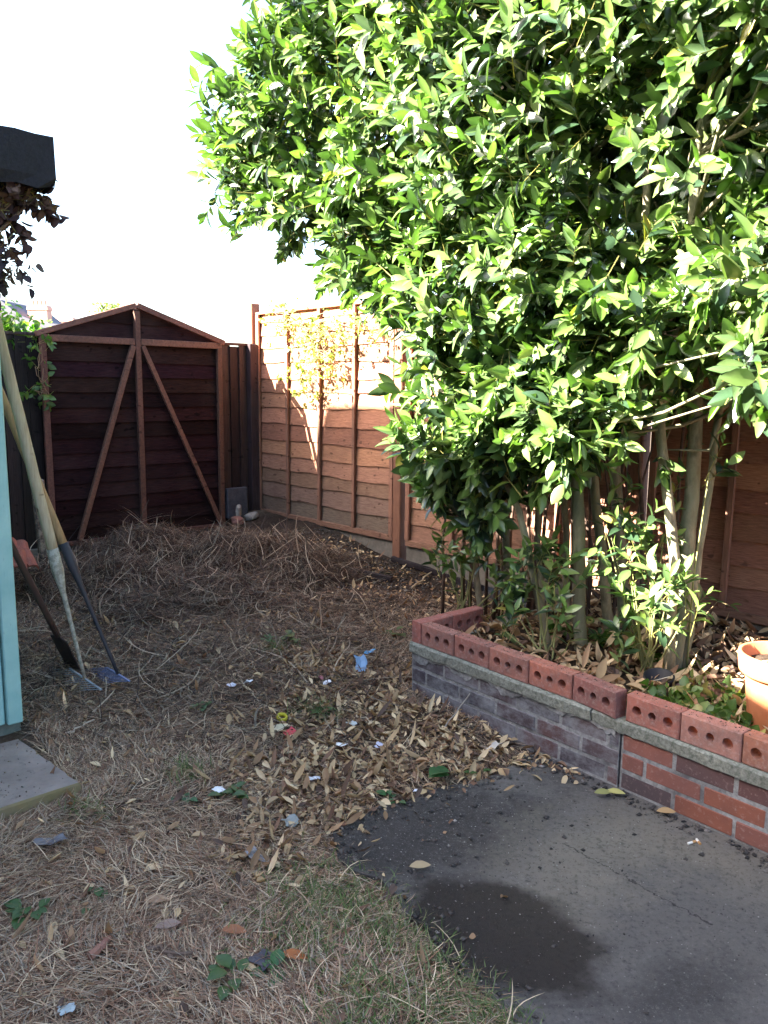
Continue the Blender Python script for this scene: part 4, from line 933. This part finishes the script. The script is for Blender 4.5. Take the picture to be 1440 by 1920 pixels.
V, l, s, c, mi = merge([crumbs(pts, lambda x, y: np.full(x.shape, LEDT+.1035), .001, .003, [(.05, .035, .03), (.1, .07, .05)], [1, 1])]); tag(bulk("soil_crumbs", V, l, s, M_plain, c), "sprinkle of soil crumbs on top of the holed bricks", "soil", kind="stuff")

pts = scatter(5200, lambda x, y: (pat_sd(x, y) > 0)*(.25+.75*np.exp(-(((x-.15)/.5)**2+((y-2.6)/.35)**2))), -.6, 1.7, 1.4, 3.7)
V, l, s, c, mi = merge([crumbs(pts, Gp, .0008, .0028, [(.05, .04, .036), (.3, .28, .25), (.13, .11, .1)], [4, 2, 3])]); tag(bulk("grit", V, l, s, M_plain, c), "fine pale and dark grit strewn over the patio concrete", "grit", kind="stuff")

# ------------------------------------------------------------------ garden tools
def rake(name, lab, base, top, hcol, metal, mfrac, bar, tinel, tcol, r_=.0165, tape=False):
    base = Vector(base); top = Vector(top); R_ = empty(name, base); tag(R_, lab, "rake", "rakes leaning on the shed"); ax = (top-base)
    q = MB(); n_ = 14; a = base+ax*mfrac
    q.tube([a.lerp(top, i/n_)+Vector((random.uniform(-1, 1)*.001,)*3) for i in range(n_+1)], r_, 12, col=hcol); q.build("handle", W_handle, R_, smooth=True)
    q = MB(); q.tube([base.lerp(base+ax*(mfrac+.012), i/6) for i in range(7)], [.008, .009, .0095, .010, .012, r_+.003, r_+.003], 10, col=metal, wob=.06); q.build("socket", M_plain if not tape else M_tape, R_, smooth=True)
    q = MB(); bd = Vector((*EV, 0)); bl = bar; q.beam(base-bd*bl/2, base+bd*bl/2, .011, .008, col=tcol, bev=.002)
    q.build("rake_bar", M_plain, R_)
    q = MB(); td = Vector((-.85, .2, -.16)).normalized(); nT = 12
    for i in range(nT):
        p = base+bd*bl*(i/(nT-1)-.5)*.97; L_ = tinel
        q.tube([p+td*.006, p+td*L_*.6+Vector((0, 0, .004)), p+td*L_], [.0018, .0016, .0011], 6, col=tcol)
    q.build("tines", M_plain, R_)
    if tape:
        for f, w_ in ((mfrac-.012, .05), (mfrac-.06, .035)):
            q = MB(); p = base+ax*f; q.tube([p-ax.normalized()*w_, p-ax.normalized()*w_*.3, p+ax.normalized()*w_*.6], [.017, .0185, .0175], 9, wob=.14, col=(.42, .47, .5)); q.build("tape", M_tape, R_)
t = NT("flaking_tape"); n1 = t.noise(45, 4, .7, t.coord()); c = t.mix(t.ramp(n1, [(.45, (0, 0, 0)), (.55, (1, 1, 1))]), t.attr(), (.25, .24, .2)); t.bump(n1, .6, .004); M_tape = t.fin(c, .7, .3)
random.seed(6)
b1 = ong(160, 1290); rake("garden_rake", "rake with a pale bleached handle and taped whitened socket, nearest the shed corner", (b1.x, b1.y, b1.z+.045), em(2.68, 3.13, 1.95), (1.1, 1.12, 1.1), (.4, .38, .33), .335, .36, .13, (.26, .3, .33), .0235, True)
b2 = ong(222, 1280); rake("garden_rake", "rake with brown wooden handle, dark iron shaft and blue-grey tines", (b2.x, b2.y, b2.z+.05), em(2.3, 3.17, 2.02), (.85, .68, .48), (.03, .03, .04), .32, .24, .12, (.15, .19, .33), .0195)
b3 = ong(140, 1262); sp_ = empty("spade", (b3.x, b3.y, b3.z)); tag(sp_, "dark rusty spade leaning half hidden behind the pale rake and shed corner", "spade")
B3 = Vector((b3.x-.01, b3.y+.05, b3.z-.02)); T3 = em(2.72, 3.155, .95); ax = (T3-B3)
q = MB(); q.tube([B3+ax*(.26+.74*i/6) for i in range(7)], .015, 10, col=(.05, .03, .025)); q.build("handle", M_plain, sp_, smooth=True)
q = MB(); s_ = Vector((.75, -.66, 0)); n3 = ax.normalized().cross(s_).normalized()
vs = []
for f, wv, dp in ((0, .055, 0), (.05, .075, .004), (.2, .08, .01), (.25, .078, .01), (.262, .02, .012), (.34, .017, .012)):
    for k in (-1, 0, 1): vs.append(B3+ax*f+s_*wv*k+n3*(dp*(1-abs(k))))
fs = []
for i in range(5):
    for k in range(2): fs.append((i*3+k, i*3+k+1, i*3+k+4, i*3+k+3))
q.add(vs, fs, 0, (.035, .025, .025)); o = q.build("blade", M_plain, sp_); md = o.modifiers.new("s", 'SOLIDIFY'); md.thickness = .004

# ------------------------------------------------------------------ pots
def lathe(prof_, n=40, mi=0, col=(1, 1, 1)):
    q = MB(); vs = []; fs = []
    for (r_, z) in prof_:
        for k in range(n): a = 2*math.pi*k/n; vs.append((r_*math.cos(a), r_*math.sin(a), z))
    for i in range(len(prof_)-1):
        for k in range(n): fs.append((i*n+k, i*n+(k+1) % n, (i+1)*n+(k+1) % n, (i+1)*n+k))
    q.add(vs, fs, mi, col); return q
t = NT("terracotta"); n1 = t.noise(9, 5, .7, t.coord()); c = t.ramp(n1, [(.3, (.40, .13, .055)), (.7, (.55, .21, .10))]); t.bump(t.noise(60, 4, .6, t.coord()), .15, .003); M_terra = t.fin(c, .8, .25)
pc = onm(1452, 1372, 1.42); pcx, pcy = onz(1460, 1378, .26)
pot = empty("terracotta_pot", (pcx, pcy, .25)); tag(pot, "terracotta flowerpot with its sunlit rim, standing in the bed at the right edge", "flowerpot")
o = lathe([(.0, .0), (.098, .0), (.102, .004), (.128, .225), (.130, .235), (.145, .238), (.150, .245), (.157, .305), (.155, .312), (.147, .315), (.141, .311), (.132, .262), (.125, .2)], 48).build("pot_wall", M_terra, pot, smooth=True); o.parent = pot; o.matrix_parent_inverse = Matrix(); 
o = lathe([(.135, .268), (.09, .276), (.04, .28), (0, .282)], 24).build("potting_soil", M_soil, pot); o.matrix_parent_inverse = Matrix()
q = MB(); q.tube([(.06, -.03, .27), (.02, -.08, .32), (-.06, -.1, .33), (-.12, -.07, .31)], .002, 5, col=(.45, .36, .2)); q.tube([(.0, -.03, .27), (-.02, -.08, .31), (-.03, -.15, .30), (-.02, -.165, .25)], .002, 5, col=(.45, .36, .2)); o = q.build("straw_stalk", M_twig, pot); o.matrix_parent_inverse = Matrix()
bx, by = onz(1236, 1290, .26); bp = empty("black_pot", (bx, by, .235)); tag(bp, "small black plastic plant pot tipped among leaves behind the brick edge", "flowerpot"); bp.rotation_euler = (R(12), R(-8), 0)
o = lathe([(0, 0), (.045, 0), (.056, .075), (.061, .077), (.062, .088), (.056, .088), (.053, .05), (0, .05)], 28, col=(.012, .012, .017)).build("pot_wall", M_plain, bp, smooth=True); o.matrix_parent_inverse = Matrix()
o = MB(); o.tube([(-.05, -.03, .088), (-.02, -.045, .1), (.03, -.04, .105), (.05, -.03, .08)], .0015, 5, col=(.5, .45, .35)); o = o.build("wire", M_twig, bp); o.matrix_parent_inverse = Matrix()

# ------------------------------------------------------------------ odds and ends near the fences
def rock(name, lab, cat, loc, sz, col, mat, seed, group=None):
    bm = bmesh.new(); bmesh.ops.create_icosphere(bm, subdivisions=2, radius=1); random.seed(seed)
    for v_ in bm.verts:
        f = 1+random.uniform(-.2, .12); v_.co = Vector((max(-.8, min(.8, v_.co.x*f))*sz[0], max(-.75, min(.8, v_.co.y*f))*sz[1], max(-.7, min(.75, v_.co.z*f))*sz[2]))
    me = bpy.data.meshes.new(name); bm.to_mesh(me); bm.free(); a = me.attributes.new("col", 'FLOAT_COLOR', 'POINT'); a.data.foreach_set("color", np.tile(np.array([*col, 1], np.float32), len(me.vertices)))
    o = link(name, me, mat); o.location = loc; o.rotation_euler = (random.uniform(-.3, .3), random.uniform(-.3, .3), random.uniform(0, 3)); return tag(o, lab, cat, group)
p = one(445, 972, .33); rock("brick_rubble", "broken reddish brick lump by the foot of the gable panel", "rubble", (p.x, p.y, p.z-.02), (.075, .06, .045), (.22, .1, .08), M_brick, 1)
p = one(472, 968, .25); rock("stone", "grey stone chunk in the fence corner beside the brick lump", "stone", (p.x, p.y, p.z), (.08, .06, .045), (1, 1, 1), M_stone, 2)
p = one(448, 962, .25); rock("stone", "upright pale curved stone leaning by the grey block", "stone", (p.x, p.y, p.z+.02), (.05, .03, .075), (1, 1, 1), M_stone, 3)
p = one(498, 985, .4); rock("stone", "small light stone on the dark soil bank", "stone", (p.x, p.y, p.z-.02), (.045, .04, .03), (1, 1, 1), M_stone, 4)
p = one(548, 975, 1.0); 
b = MB(); p = one(443, 942, .1); b.box(p, (.215, .06, .27), ROTM, bev=.006, jit=.004); tag(b.build("grey_block", M_grey), "grey concrete block stood on end between the gable panel and the fence corner", "block")
p = one(77, 965, .55); b = MB(); b.box((p.x, p.y, p.z-.03), (.085, .085, .56), Matrix.Rotation(.6, 3, 'Z') @ Matrix.Rotation(-.05, 3, 'Y'), bev=.01, jit=.006)
t = NT("lichen_post"); n1 = t.noise(28, 5, .7, t.coord()); c = t.ramp(n1, [(.4, (.07, .055, .05)), (.6, (.26, .21, .17))]); t.bump(n1, .5, .006); 
tag(b.build("post_stump", t.fin(c, .9, .2)), "mottled weathered post stump behind the rake handles", "post")
tl = []
for j, (x, y, a_) in enumerate([(34, 1026, .3), (46, 1042, .5), (26, 1042, .2)]):
    p = one(x, y, 1.05+.1*j); q = MB(); vs = []; fs = []; n_ = 12
    for i in range(n_+1):
        xx_ = (i/n_-.5)*.15; zz = .018*abs(math.sin(i/n_*math.pi*2)); vs += [(xx_, -.08, zz), (xx_, .08, zz), (xx_, .08, zz-.014), (xx_, -.08, zz-.014)]
    for i in range(n_):
        a = i*4
        for k in range(4): fs.append((a+k, a+4+k, a+4+(k+1) % 4, a+(k+1) % 4))
    fs += [(0, 1, 2, 3), tuple(n_*4+k for k in range(4))[::-1]]
    q.add(vs, fs, 0, (.3, .1, .07)); o = q.build("roof_tile", M_brick); o.location = (p.x, p.y, p.z-.01-.0*j); o.rotation_euler = (R(35), R(20), a_+.5)
    tag(o, ["uppermost old red clay roof tile leaning behind the shed corner", "right-hand tilted red clay roof tile of the stack by the rakes", "lowest red clay roof tile half behind the turquoise corner"][j], "roof tile", "old clay roof tiles by the shed")
# dark edging timbers by the fence foot
for j, (a, c_) in enumerate([((600, 1060), (735, 1092)), ((735, 1052), (828, 1082)), ((828, 1082), (905, 1108))]):
    pa, pb = ong(*a), ong(*c_); q = MB(); q.beam(pa+Vector((0, 0, .02)), pb+Vector((0, 0, .02)), .035, .04, col=(.5, .5, .6), bev=.004)
    tag(q.build("edging_board", W_dark), ["long black edging board half sunk in the soil left of the fence post", "black edging board lying at the foot of the fence post", "short black edging board running toward the planter corner"][j], "board", "black edging boards by the fence")
# sticks
def stick(lab, a, b_, r_=.006, col=(.3, .22, .15), za=0., zb=0., wob=.012):
    pa = ong(*a)+Vector((0, 0, r_+za+.012)); pb = ong(*b_)+Vector((0, 0, r_+zb+.012)); pa.z += float(heap(np.array([pa.x]), np.array([pa.y]))[0]); pb.z += float(heap(np.array([pb.x]), np.array([pb.y]))[0])
    q = MB(); q.tube([pa.lerp(pb, i/6)+Vector((random.uniform(-wob, wob), random.uniform(-wob, wob), 0)) for i in range(7)], [r_*(1-.07*i) for i in range(7)], 6, col=col)
    tag(q.build("stick", M_twig), lab, "stick", "sticks lying about the ground")
stick("pale straight stick lying at the foot of the fence near the planter corner", (775, 1108), (818, 1068), .008, (.4, .31, .2))
stick("short brown stick lying across the patio edge", (697, 1612), (745, 1642), .007, (.24, .17, .12))
stick("pale thin stick left of the blue scrap", (572, 1303), (607, 1321), .004, (.5, .42, .32))
stick("pale thin stick lying under the white scrap among the leaves", (665, 1347), (700, 1360), .005, (.5, .4, .28))
stick("long twig propped against the planter's brickwork", (830, 1375), (893, 1334), .0035, (.28, .24, .2), 0, .12, .004)
stick("pale broken stem lying in front of the rakes", (125, 1385), (182, 1356), .006, (.38, .32, .25))
stick("dark half buried stick in the foreground straw", (270, 1790), (360, 1800), .008, (.12, .08, .06))
stick("reddish bark piece in the foreground straw", (170, 1810), (205, 1775), .013, (.24, .12, .09), wob=.003)
stick("upright brown stalk standing in the heap's right slope", (603, 1195), (602, 1150), .004, (.25, .17, .11), 0, .1)
stick("thin stick lying along the planter foot beneath the askew brick", (970, 1440), (1040, 1447), .004, (.3, .25, .18))
pa = ong(541, 1060); q = MB(); q.tube([pa, pa+Vector((.0, 0, .12)), pa+Vector((-.012, 0, .25)), pa+Vector((-.006, 0, .42))], [.006, .005, .004, .003], 6, col=(.1, .065, .055)); q.tube([pa+Vector((-.012, 0, .25)), pa+Vector((-.06, .02, .31)), pa+Vector((-.07, .02, .35))], .003, 5, col=(.1, .065, .055)); tag(q.build("dead_sapling", M_twig), "thin dark bare sapling stem standing on the soil before the fence", "sapling")

# litter
def scrap(name, lab, cat, px, py, w_, h_, col, ang=0., crump=.25, seed=0, group="scraps of litter on the ground", fl=.012, n_=6):
    random.seed(seed); p = ong(px, py); q = MB(); vs = []; fs = []
    ph = [random.uniform(0, 6) for _ in range(3)]
    for i in range(n_+1):
        for j in range(n_+1):
            u, v_ = i/n_-.5, j/n_-.5; ed = 1+random.uniform(-.12, .12)
            vs.append((u*w_*ed+.1*w_*math.sin(v_*5+ph[0]), v_*h_*ed, crump*.5*w_*(.45*math.sin(u*7+ph[1])+.45*math.sin(v_*6+ph[2]))+random.uniform(-.02, .02)*w_))
    for i in range(n_):
        for j in range(n_):
            if (i, j) in ((0, 0), (n_-1, 0)) and random.random() < .8: continue
            a = i*(n_+1)+j; fs.append((a, a+1, a+n_+2, a+n_+1))
    q.add(vs, fs, 0, col); o = q.build(name, M_litter, fix=False); md = o.modifiers.new("t", 'SOLIDIFY'); md.thickness = .0012; o.location = (p.x, p.y, p.z+fl+.012); o.rotation_euler = (random.uniform(-.25, .25), random.uniform(-.25, .25), ang)
    return tag(o, lab, cat, group)
o = scrap("plastic_scrap", "larger blue torn plastic scrap lying left of the planter corner", "litter", 676, 1262, .06, .095, (.2, .32, .5), .25, .3, 1); o.rotation_euler = (R(38), R(5), .3); o.location.z += .025
o = scrap("plastic_scrap", "small bright blue plastic corner just above the larger blue scrap", "litter", 693, 1233, .05, .035, (.12, .34, .6), -.2, .35, 2); o.location.z += .01
WH = (.75, .76, .8)
for px, py, w_, h_, c_, lab, nm in [
    (434, 1293, .04, .03, (.65, .66, .8), "tiny lilac-white paper scrap left of the pair near the rake heads", "paper_scrap"), (465, 1287, .05, .035, WH, "white paper scrap right of the tiny lilac one on the brown straw", "paper_scrap"),
    (613, 1287, .04, .05, WH, "white wrapper scrap with a dark red edge near the blue plastic", "wrapper"), (602, 1279, .02, .035, (.25, .08, .1), "dark red strip beside the white wrapper", "wrapper"),
    (640, 1406, .055, .032, (.8, .8, .82), "bright white oval scrap in the middle of the leaf litter", "paper_scrap"), (411, 1492, .04, .04, WH, "white crumpled scrap beside a green weed in the left straw", "paper_scrap"),
    (546, 1383, .05, .05, (.55, .05, .07), "bright red wrapper corner in the leaf litter", "wrapper"), (524, 1372, .085, .05, (.5, .45, .32), "cream torn paper under the red wrapper", "paper_scrap"),
    (658, 1366, .045, .035, (.5, .52, .52), "dull white scrap right of the pale twig", "paper_scrap"), (710, 1408, .035, .03, (.45, .45, .58), "lilac scrap right of the white oval piece", "paper_scrap"), (778, 1494, .022, .02, (.7, .72, .8), "tiny white fleck at the patio's upper edge", "paper_scrap"),
    (925, 1410, .07, .03, (.55, .48, .42), "crumpled pale tissue at the foot of the planter wall", "tissue"), (588, 1470, .045, .018, (.6, .6, .65), "thin white sliver among leaves below the oval scrap", "paper_scrap"),
    (480, 1618, .075, .045, (.26, .25, .28), "grey torn scrap on the straw left of the patio", "paper_scrap"), (125, 1908, .04, .03, (.35, .42, .45), "pale blue-grey scrap at the bottom left", "paper_scrap"), (495, 1815, .05, .06, (.05, .045, .06), "black-purple scrap in the foreground grass", "plastic_scrap"), (545, 1552, .06, .05, (.22, .24, .24), "grey-green plastic scrap at the edge of the brown leaves", "plastic_scrap"),
    (95, 1590, .09, .06, (.16, .15, .17), "dark grey flat scrap in the straw below the step", "plastic_scrap")]:
    scrap(nm, lab, "litter", px, py, w_, h_, c_, random.uniform(-1, 1), .22, int(px+py))
p = ong(529, 1354); q = MB(); vs = []; fs = []; nn = 20; 
for i in range(nn):
    a = 2*math.pi*i/nn
    for k in range(6): b_ = 2*math.pi*k/6; vs.append(((.02+.005*math.cos(b_))*math.cos(a), (.02+.005*math.cos(b_))*math.sin(a)*.9, .012*math.sin(b_)))
for i in range(nn):
    for k in range(6): fs.append((i*6+k, i*6+(k+1) % 6, ((i+1) % nn)*6+(k+1) % 6, ((i+1) % nn)*6+k))
q.add(vs, fs, 0, (.45, .4, .03)); o = q.build("yellow_cap", M_plain, smooth=True); o.location = (p.x, p.y, p.z+.022); o.rotation_euler = (.3, .2, 0); tag(o, "yellow plastic ring cap above the red wrapper", "litter", "scraps of litter on the ground")
for j, (a, c_) in enumerate([((1290, 1582), (1304, 1578)), ((1306, 1574), (1313, 1583))]):
    pa = Vector((*onz(*a, .008), .009)); pb = Vector((*onz(*c_, .008), .009)); q = MB(); q.tube([pa, pa.lerp(pb, .55)], .0042, 8, col=(.75, .72, .66)); q.tube([pa.lerp(pb, .55), pb], .0043, 8, col=(.5, .26, .1))
    tag(q.build("cigarette_butt", M_plain), ["longer cigarette butt on the patio, left of the pair below the wall", "shorter tilted cigarette butt, right of the pair below the wall"][j], "cigarette butt", "cigarette butts on the patio")
# yellowed leaves on patio and a leaf stuck on the wall: single things one can point to
for (px, py, lab, c_) in [(1150, 1506, "yellow-green fallen leaf alone on the patio below the wall join", (.42, .38, .14)), (1128, 1510, "darker leaf beside the yellow-green one on the patio", (.25, .25, .1)), (1245, 1545, "small curled dry leaf on the patio grit", (.4, .26, .13)), (290, 1700, "broad brown leaf in the foreground straw", (.36, .24, .16)), (312, 1752, "large faded mauve-brown leaf in the foreground straw", (.28, .2, .17)), (550, 1800, "rust-orange crumpled leaf in the foreground grass", (.36, .13, .05)), (437, 1755, "rusty torn leaf left of the dark scrap", (.3, .13, .07)), (785, 1652, "pale leaf on the edge of the wet concrete", (.4, .3, .18))]:
    p = ong(px, py); p.z = max(p.z, .004); L_ = .07; V, l, s = leaves(np.array([[p.x-.03, p.y, p.z+.02]]), np.array([[1, -.4+random.random(), .05]]), np.array([[.1, -.3, 1.]]), np.array([L_]), np.array([L_*.42]), .3, .1)
    tag(bulk("fallen_leaf", V, l, s, M_dryleaf, np.tile(c_, (len(V), 1))), lab, "leaf", "single leaves lying apart")
# weeds
def weed(px, py, lab, n_=7, ll=.05, seed=0, col=None, h=0.):
    random.seed(seed); rs = np.random.default_rng(seed); p = ong(px, py); r_ = empty("weed", p); P = np.tile([p.x, p.y, p.z+.01], (n_, 1))+rs.normal(size=(n_, 3))*[.012, .012, .004]
    th = rs.random(n_)*6.28; D = np.stack([np.cos(th), np.sin(th), .5+rs.random(n_)*.6], 1); L_ = ll*(.7+.6*rs.random(n_)); st_ = D*.35*ll
    V, l, s = leaves(P+st_, D*[1, 1, .5], np.tile([0, 0, 1.], (n_, 1)), L_, L_*.75, .2, .3)
    Vs, ls, ss, k = strands(P, D, np.tile([0, 0, 1.], (n_, 1)), np.full(n_, ll*.5), np.full(n_, .003), np.zeros(n_), 2, np.zeros((n_, 3)))
    col = np.array(col or (.07, .15, .05)); V2, l2, s2, c2, mi2 = merge([(V, l, s, col*1., 0), (Vs, ls, ss, col*1.1, 0)])
    bulk("leaves", V2, l2, s2, M_ivy, c2, r_); tag(r_, lab, "weed", "weeds on the ground")
for i, (px, py, lab, n_, ll) in enumerate([(848, 1462, "broad-leaved dark green weed at the patio's upper edge below the wall", 4, .07), (895, 1455, "small round-leaved weed right of the broad-leaved one", 4, .035), (430, 1500, "leafy weed beside the white crumpled scrap", 9, .045), (345, 1502, "small weed in the straw left of the white scrap", 6, .035), (50, 1722, "green weed alone in the lower left straw", 8, .045), (437, 1845, "bright green weed in the foreground centre-left", 7, .05), (512, 1838, "smaller weed right of the bright foreground weed", 5, .04), (605, 1342, "weed under the pale thin stick in the leaf litter", 9, .045), (545, 1205, "weed at the foot of the heap's right slope", 8, .05), (500, 1205, "grassy weed left of the one at the heap's foot", 7, .05), (895, 1725, "tiny weed on the wet patch of the patio", 6, .02), (740, 1195, "grey-green weed by the planter's far corner", 6, .06), (590, 1080, "weed on the dark soil near the fence", 9, .05), (170, 1700, "faint weed in straw below the step", 4, .03), (905, 1300, "weed sprouting beside the far end of the planter wall", 3, .05), (735, 1505, "tuft of weed on the leaf litter above the patio", 6, .04), (380, 1330, "weed in the brown straw below the rake heads", 6, .035)]):
    weed(px, py, lab, n_, ll, 100+i, (.07, .13, .045) if i % 3 else (.06, .15, .06))
# seedling on the right of the bed
p = onm(1330, 1175, .55); r_ = empty("seedling", (p.x, p.y, .25)); tag(r_, "thin leafy seedling in the shaded bed right of the forked trunks", "seedling")
q = MB(); tp = [onm(1318, 1190, .6), onm(1325, 1150, .6), onm(1345, 1128, .6), onm(1368, 1135, .6)]; q.tube(tp, .0022, 5, col=(.2, .15, .08)); q.build("stem", M_twig, r_)
V, l, s = leaves(np.array([tp[1], tp[2], tp[2], tp[3], tp[1], tp[3]]), np.array([[-1, 0, .3], [1, 0, -.2], [-.6, -.2, .5], [1, 0, -.4], [1, -.2, -.6], [.3, -.5, .3]]), np.tile([0, -.4, 1.], (6, 1)), np.full(6, .06), np.full(6, .024)); bulk("leaves", V, l, s, M_ivy, np.tile((.07, .13, .04), (len(V), 1)), r_)

# ------------------------------------------------------------------ far background: roofs, chimneys, tree top
def far(px, py, d): r0 = ray(px, py); t_ = d/r0[1]; return Vector((r0[0]*t_, d, CAMZ+r0[2]*t_))
th_ = empty("terraced_house", far(30, 640, 60)); tag(th_, "distant terraced house with a slate roof and four-pot brick chimney over the back fence", "house")
a = far(-140, 520, 60); b_ = far(62, 602, 60); c_ = far(120, 609, 60)
q = MB(); t = NT("slate"); M_slate = t.fin((.07, .07, .09), .7, .4)
def prism(q, pts, d, mi=0, col=(1, 1, 1)):
    n_ = len(pts); q.add([Vector(p) for p in pts]+[Vector(p)+Vector((0, d, 0)) for p in pts], [tuple(range(n_)), tuple(range(2*n_-1, n_-1, -1))]+[(i, (i+1) % n_, n_+(i+1) % n_, n_+i) for i in range(n_)], mi, col)
prism(q, [a, far(0, 562, 60), far(35, 590, 60), b_, c_, Vector((c_.x, 60, 4.5)), Vector((a.x, 60, 4.5))], 8); q.build("roof", M_slate, th_)
q = MB(); prism(q, [Vector((a.x+1, 60.3, 0)), Vector((c_.x-.3, 60.3, 0)), Vector((c_.x-.3, 60.3, 4.5)), Vector((a.x+1, 60.3, 4.5))], 7); q.build("wall", M_house, th_)
def chimney(parent, x0, x1, yt, yb, d, pots):
    A_ = far(x0, yt, d); B_ = far(x1, yb, d); w_ = B_.x-A_.x; q = MB(); cx = (A_.x+B_.x)/2
    q.box((cx, d+.45, (A_.z-.3+B_.z-1)/2), (w_*.93, .9, A_.z-.3-B_.z+1), col=(.55, .28, .2)); q.box((cx, d+.45, A_.z-.2), (w_, 1., .22), col=(.6, .3, .22)); q.box((cx, d+.45, A_.z-.02), (w_*.94, .94, .14), col=(.5, .3, .24))
    o = q.build("chimney", M_plain, parent)
    for k in range(pots):
        pz = MB(); x = cx+w_*.78*((k+.5)/pots-.5); pz.tube([(x, d+.4, A_.z+.05), (x, d+.4, A_.z+.4)], [.13, .1], 10, col=(.35, .2, .15)); pz.build("chimney_pot", M_plain, o)
chimney(th_, 50, 90, 573, 600, 61, 4)
h2 = empty("distant_house", far(120, 640, 75)); tag(h2, "faint distant house showing only a low brick chimney above the gable panel's left rafter", "house")
q = MB(); L_, R2 = far(85, 607, 75), far(190, 612, 75); prism(q, [L_, R2, Vector((R2.x, 75, 3)), Vector((L_.x, 75, 3))], 7); q.build("roof", M_slate, h2)
q = MB(); prism(q, [Vector((L_.x+.3, 75.3, 0)), Vector((R2.x-.3, 75.3, 0)), Vector((R2.x-.3, 75.3, 3)), Vector((L_.x+.3, 75.3, 3))], 6); q.build("wall", M_house, h2); chimney(h2, 103, 138, 596, 608, 74, 0)
random.seed(40); ft = empty("distant_tree", far(205, 700, 30)); ft.location.z = 0; tag(ft, "distant tree whose thin top shows just above the gable panel", "tree")
cc = far(207, 588, 30); n_ = 900; P = np.stack([rng.normal(cc.x, .28, n_), rng.normal(30, .3, n_), cc.z-np.abs(rng.normal(0, .8, n_))+.35], 1)
V, l, s = leaves(P, rng.normal(size=(n_, 3)), rng.normal(size=(n_, 3)), np.full(n_, .11), np.full(n_, .06)); bulk("crown", V, l, s, M_ivy, np.repeat(palette(n_, [(.1, .15, .05), (.18, .17, .07)], [1, 1]), len(LT), 0), ft)
q = MB(); q.tube([(cc.x, 30, 0), (cc.x+.1, 30, 2), (cc.x, 30, cc.z)], [.15, .1, .02], 8); q.build("trunk", M_bark, ft)
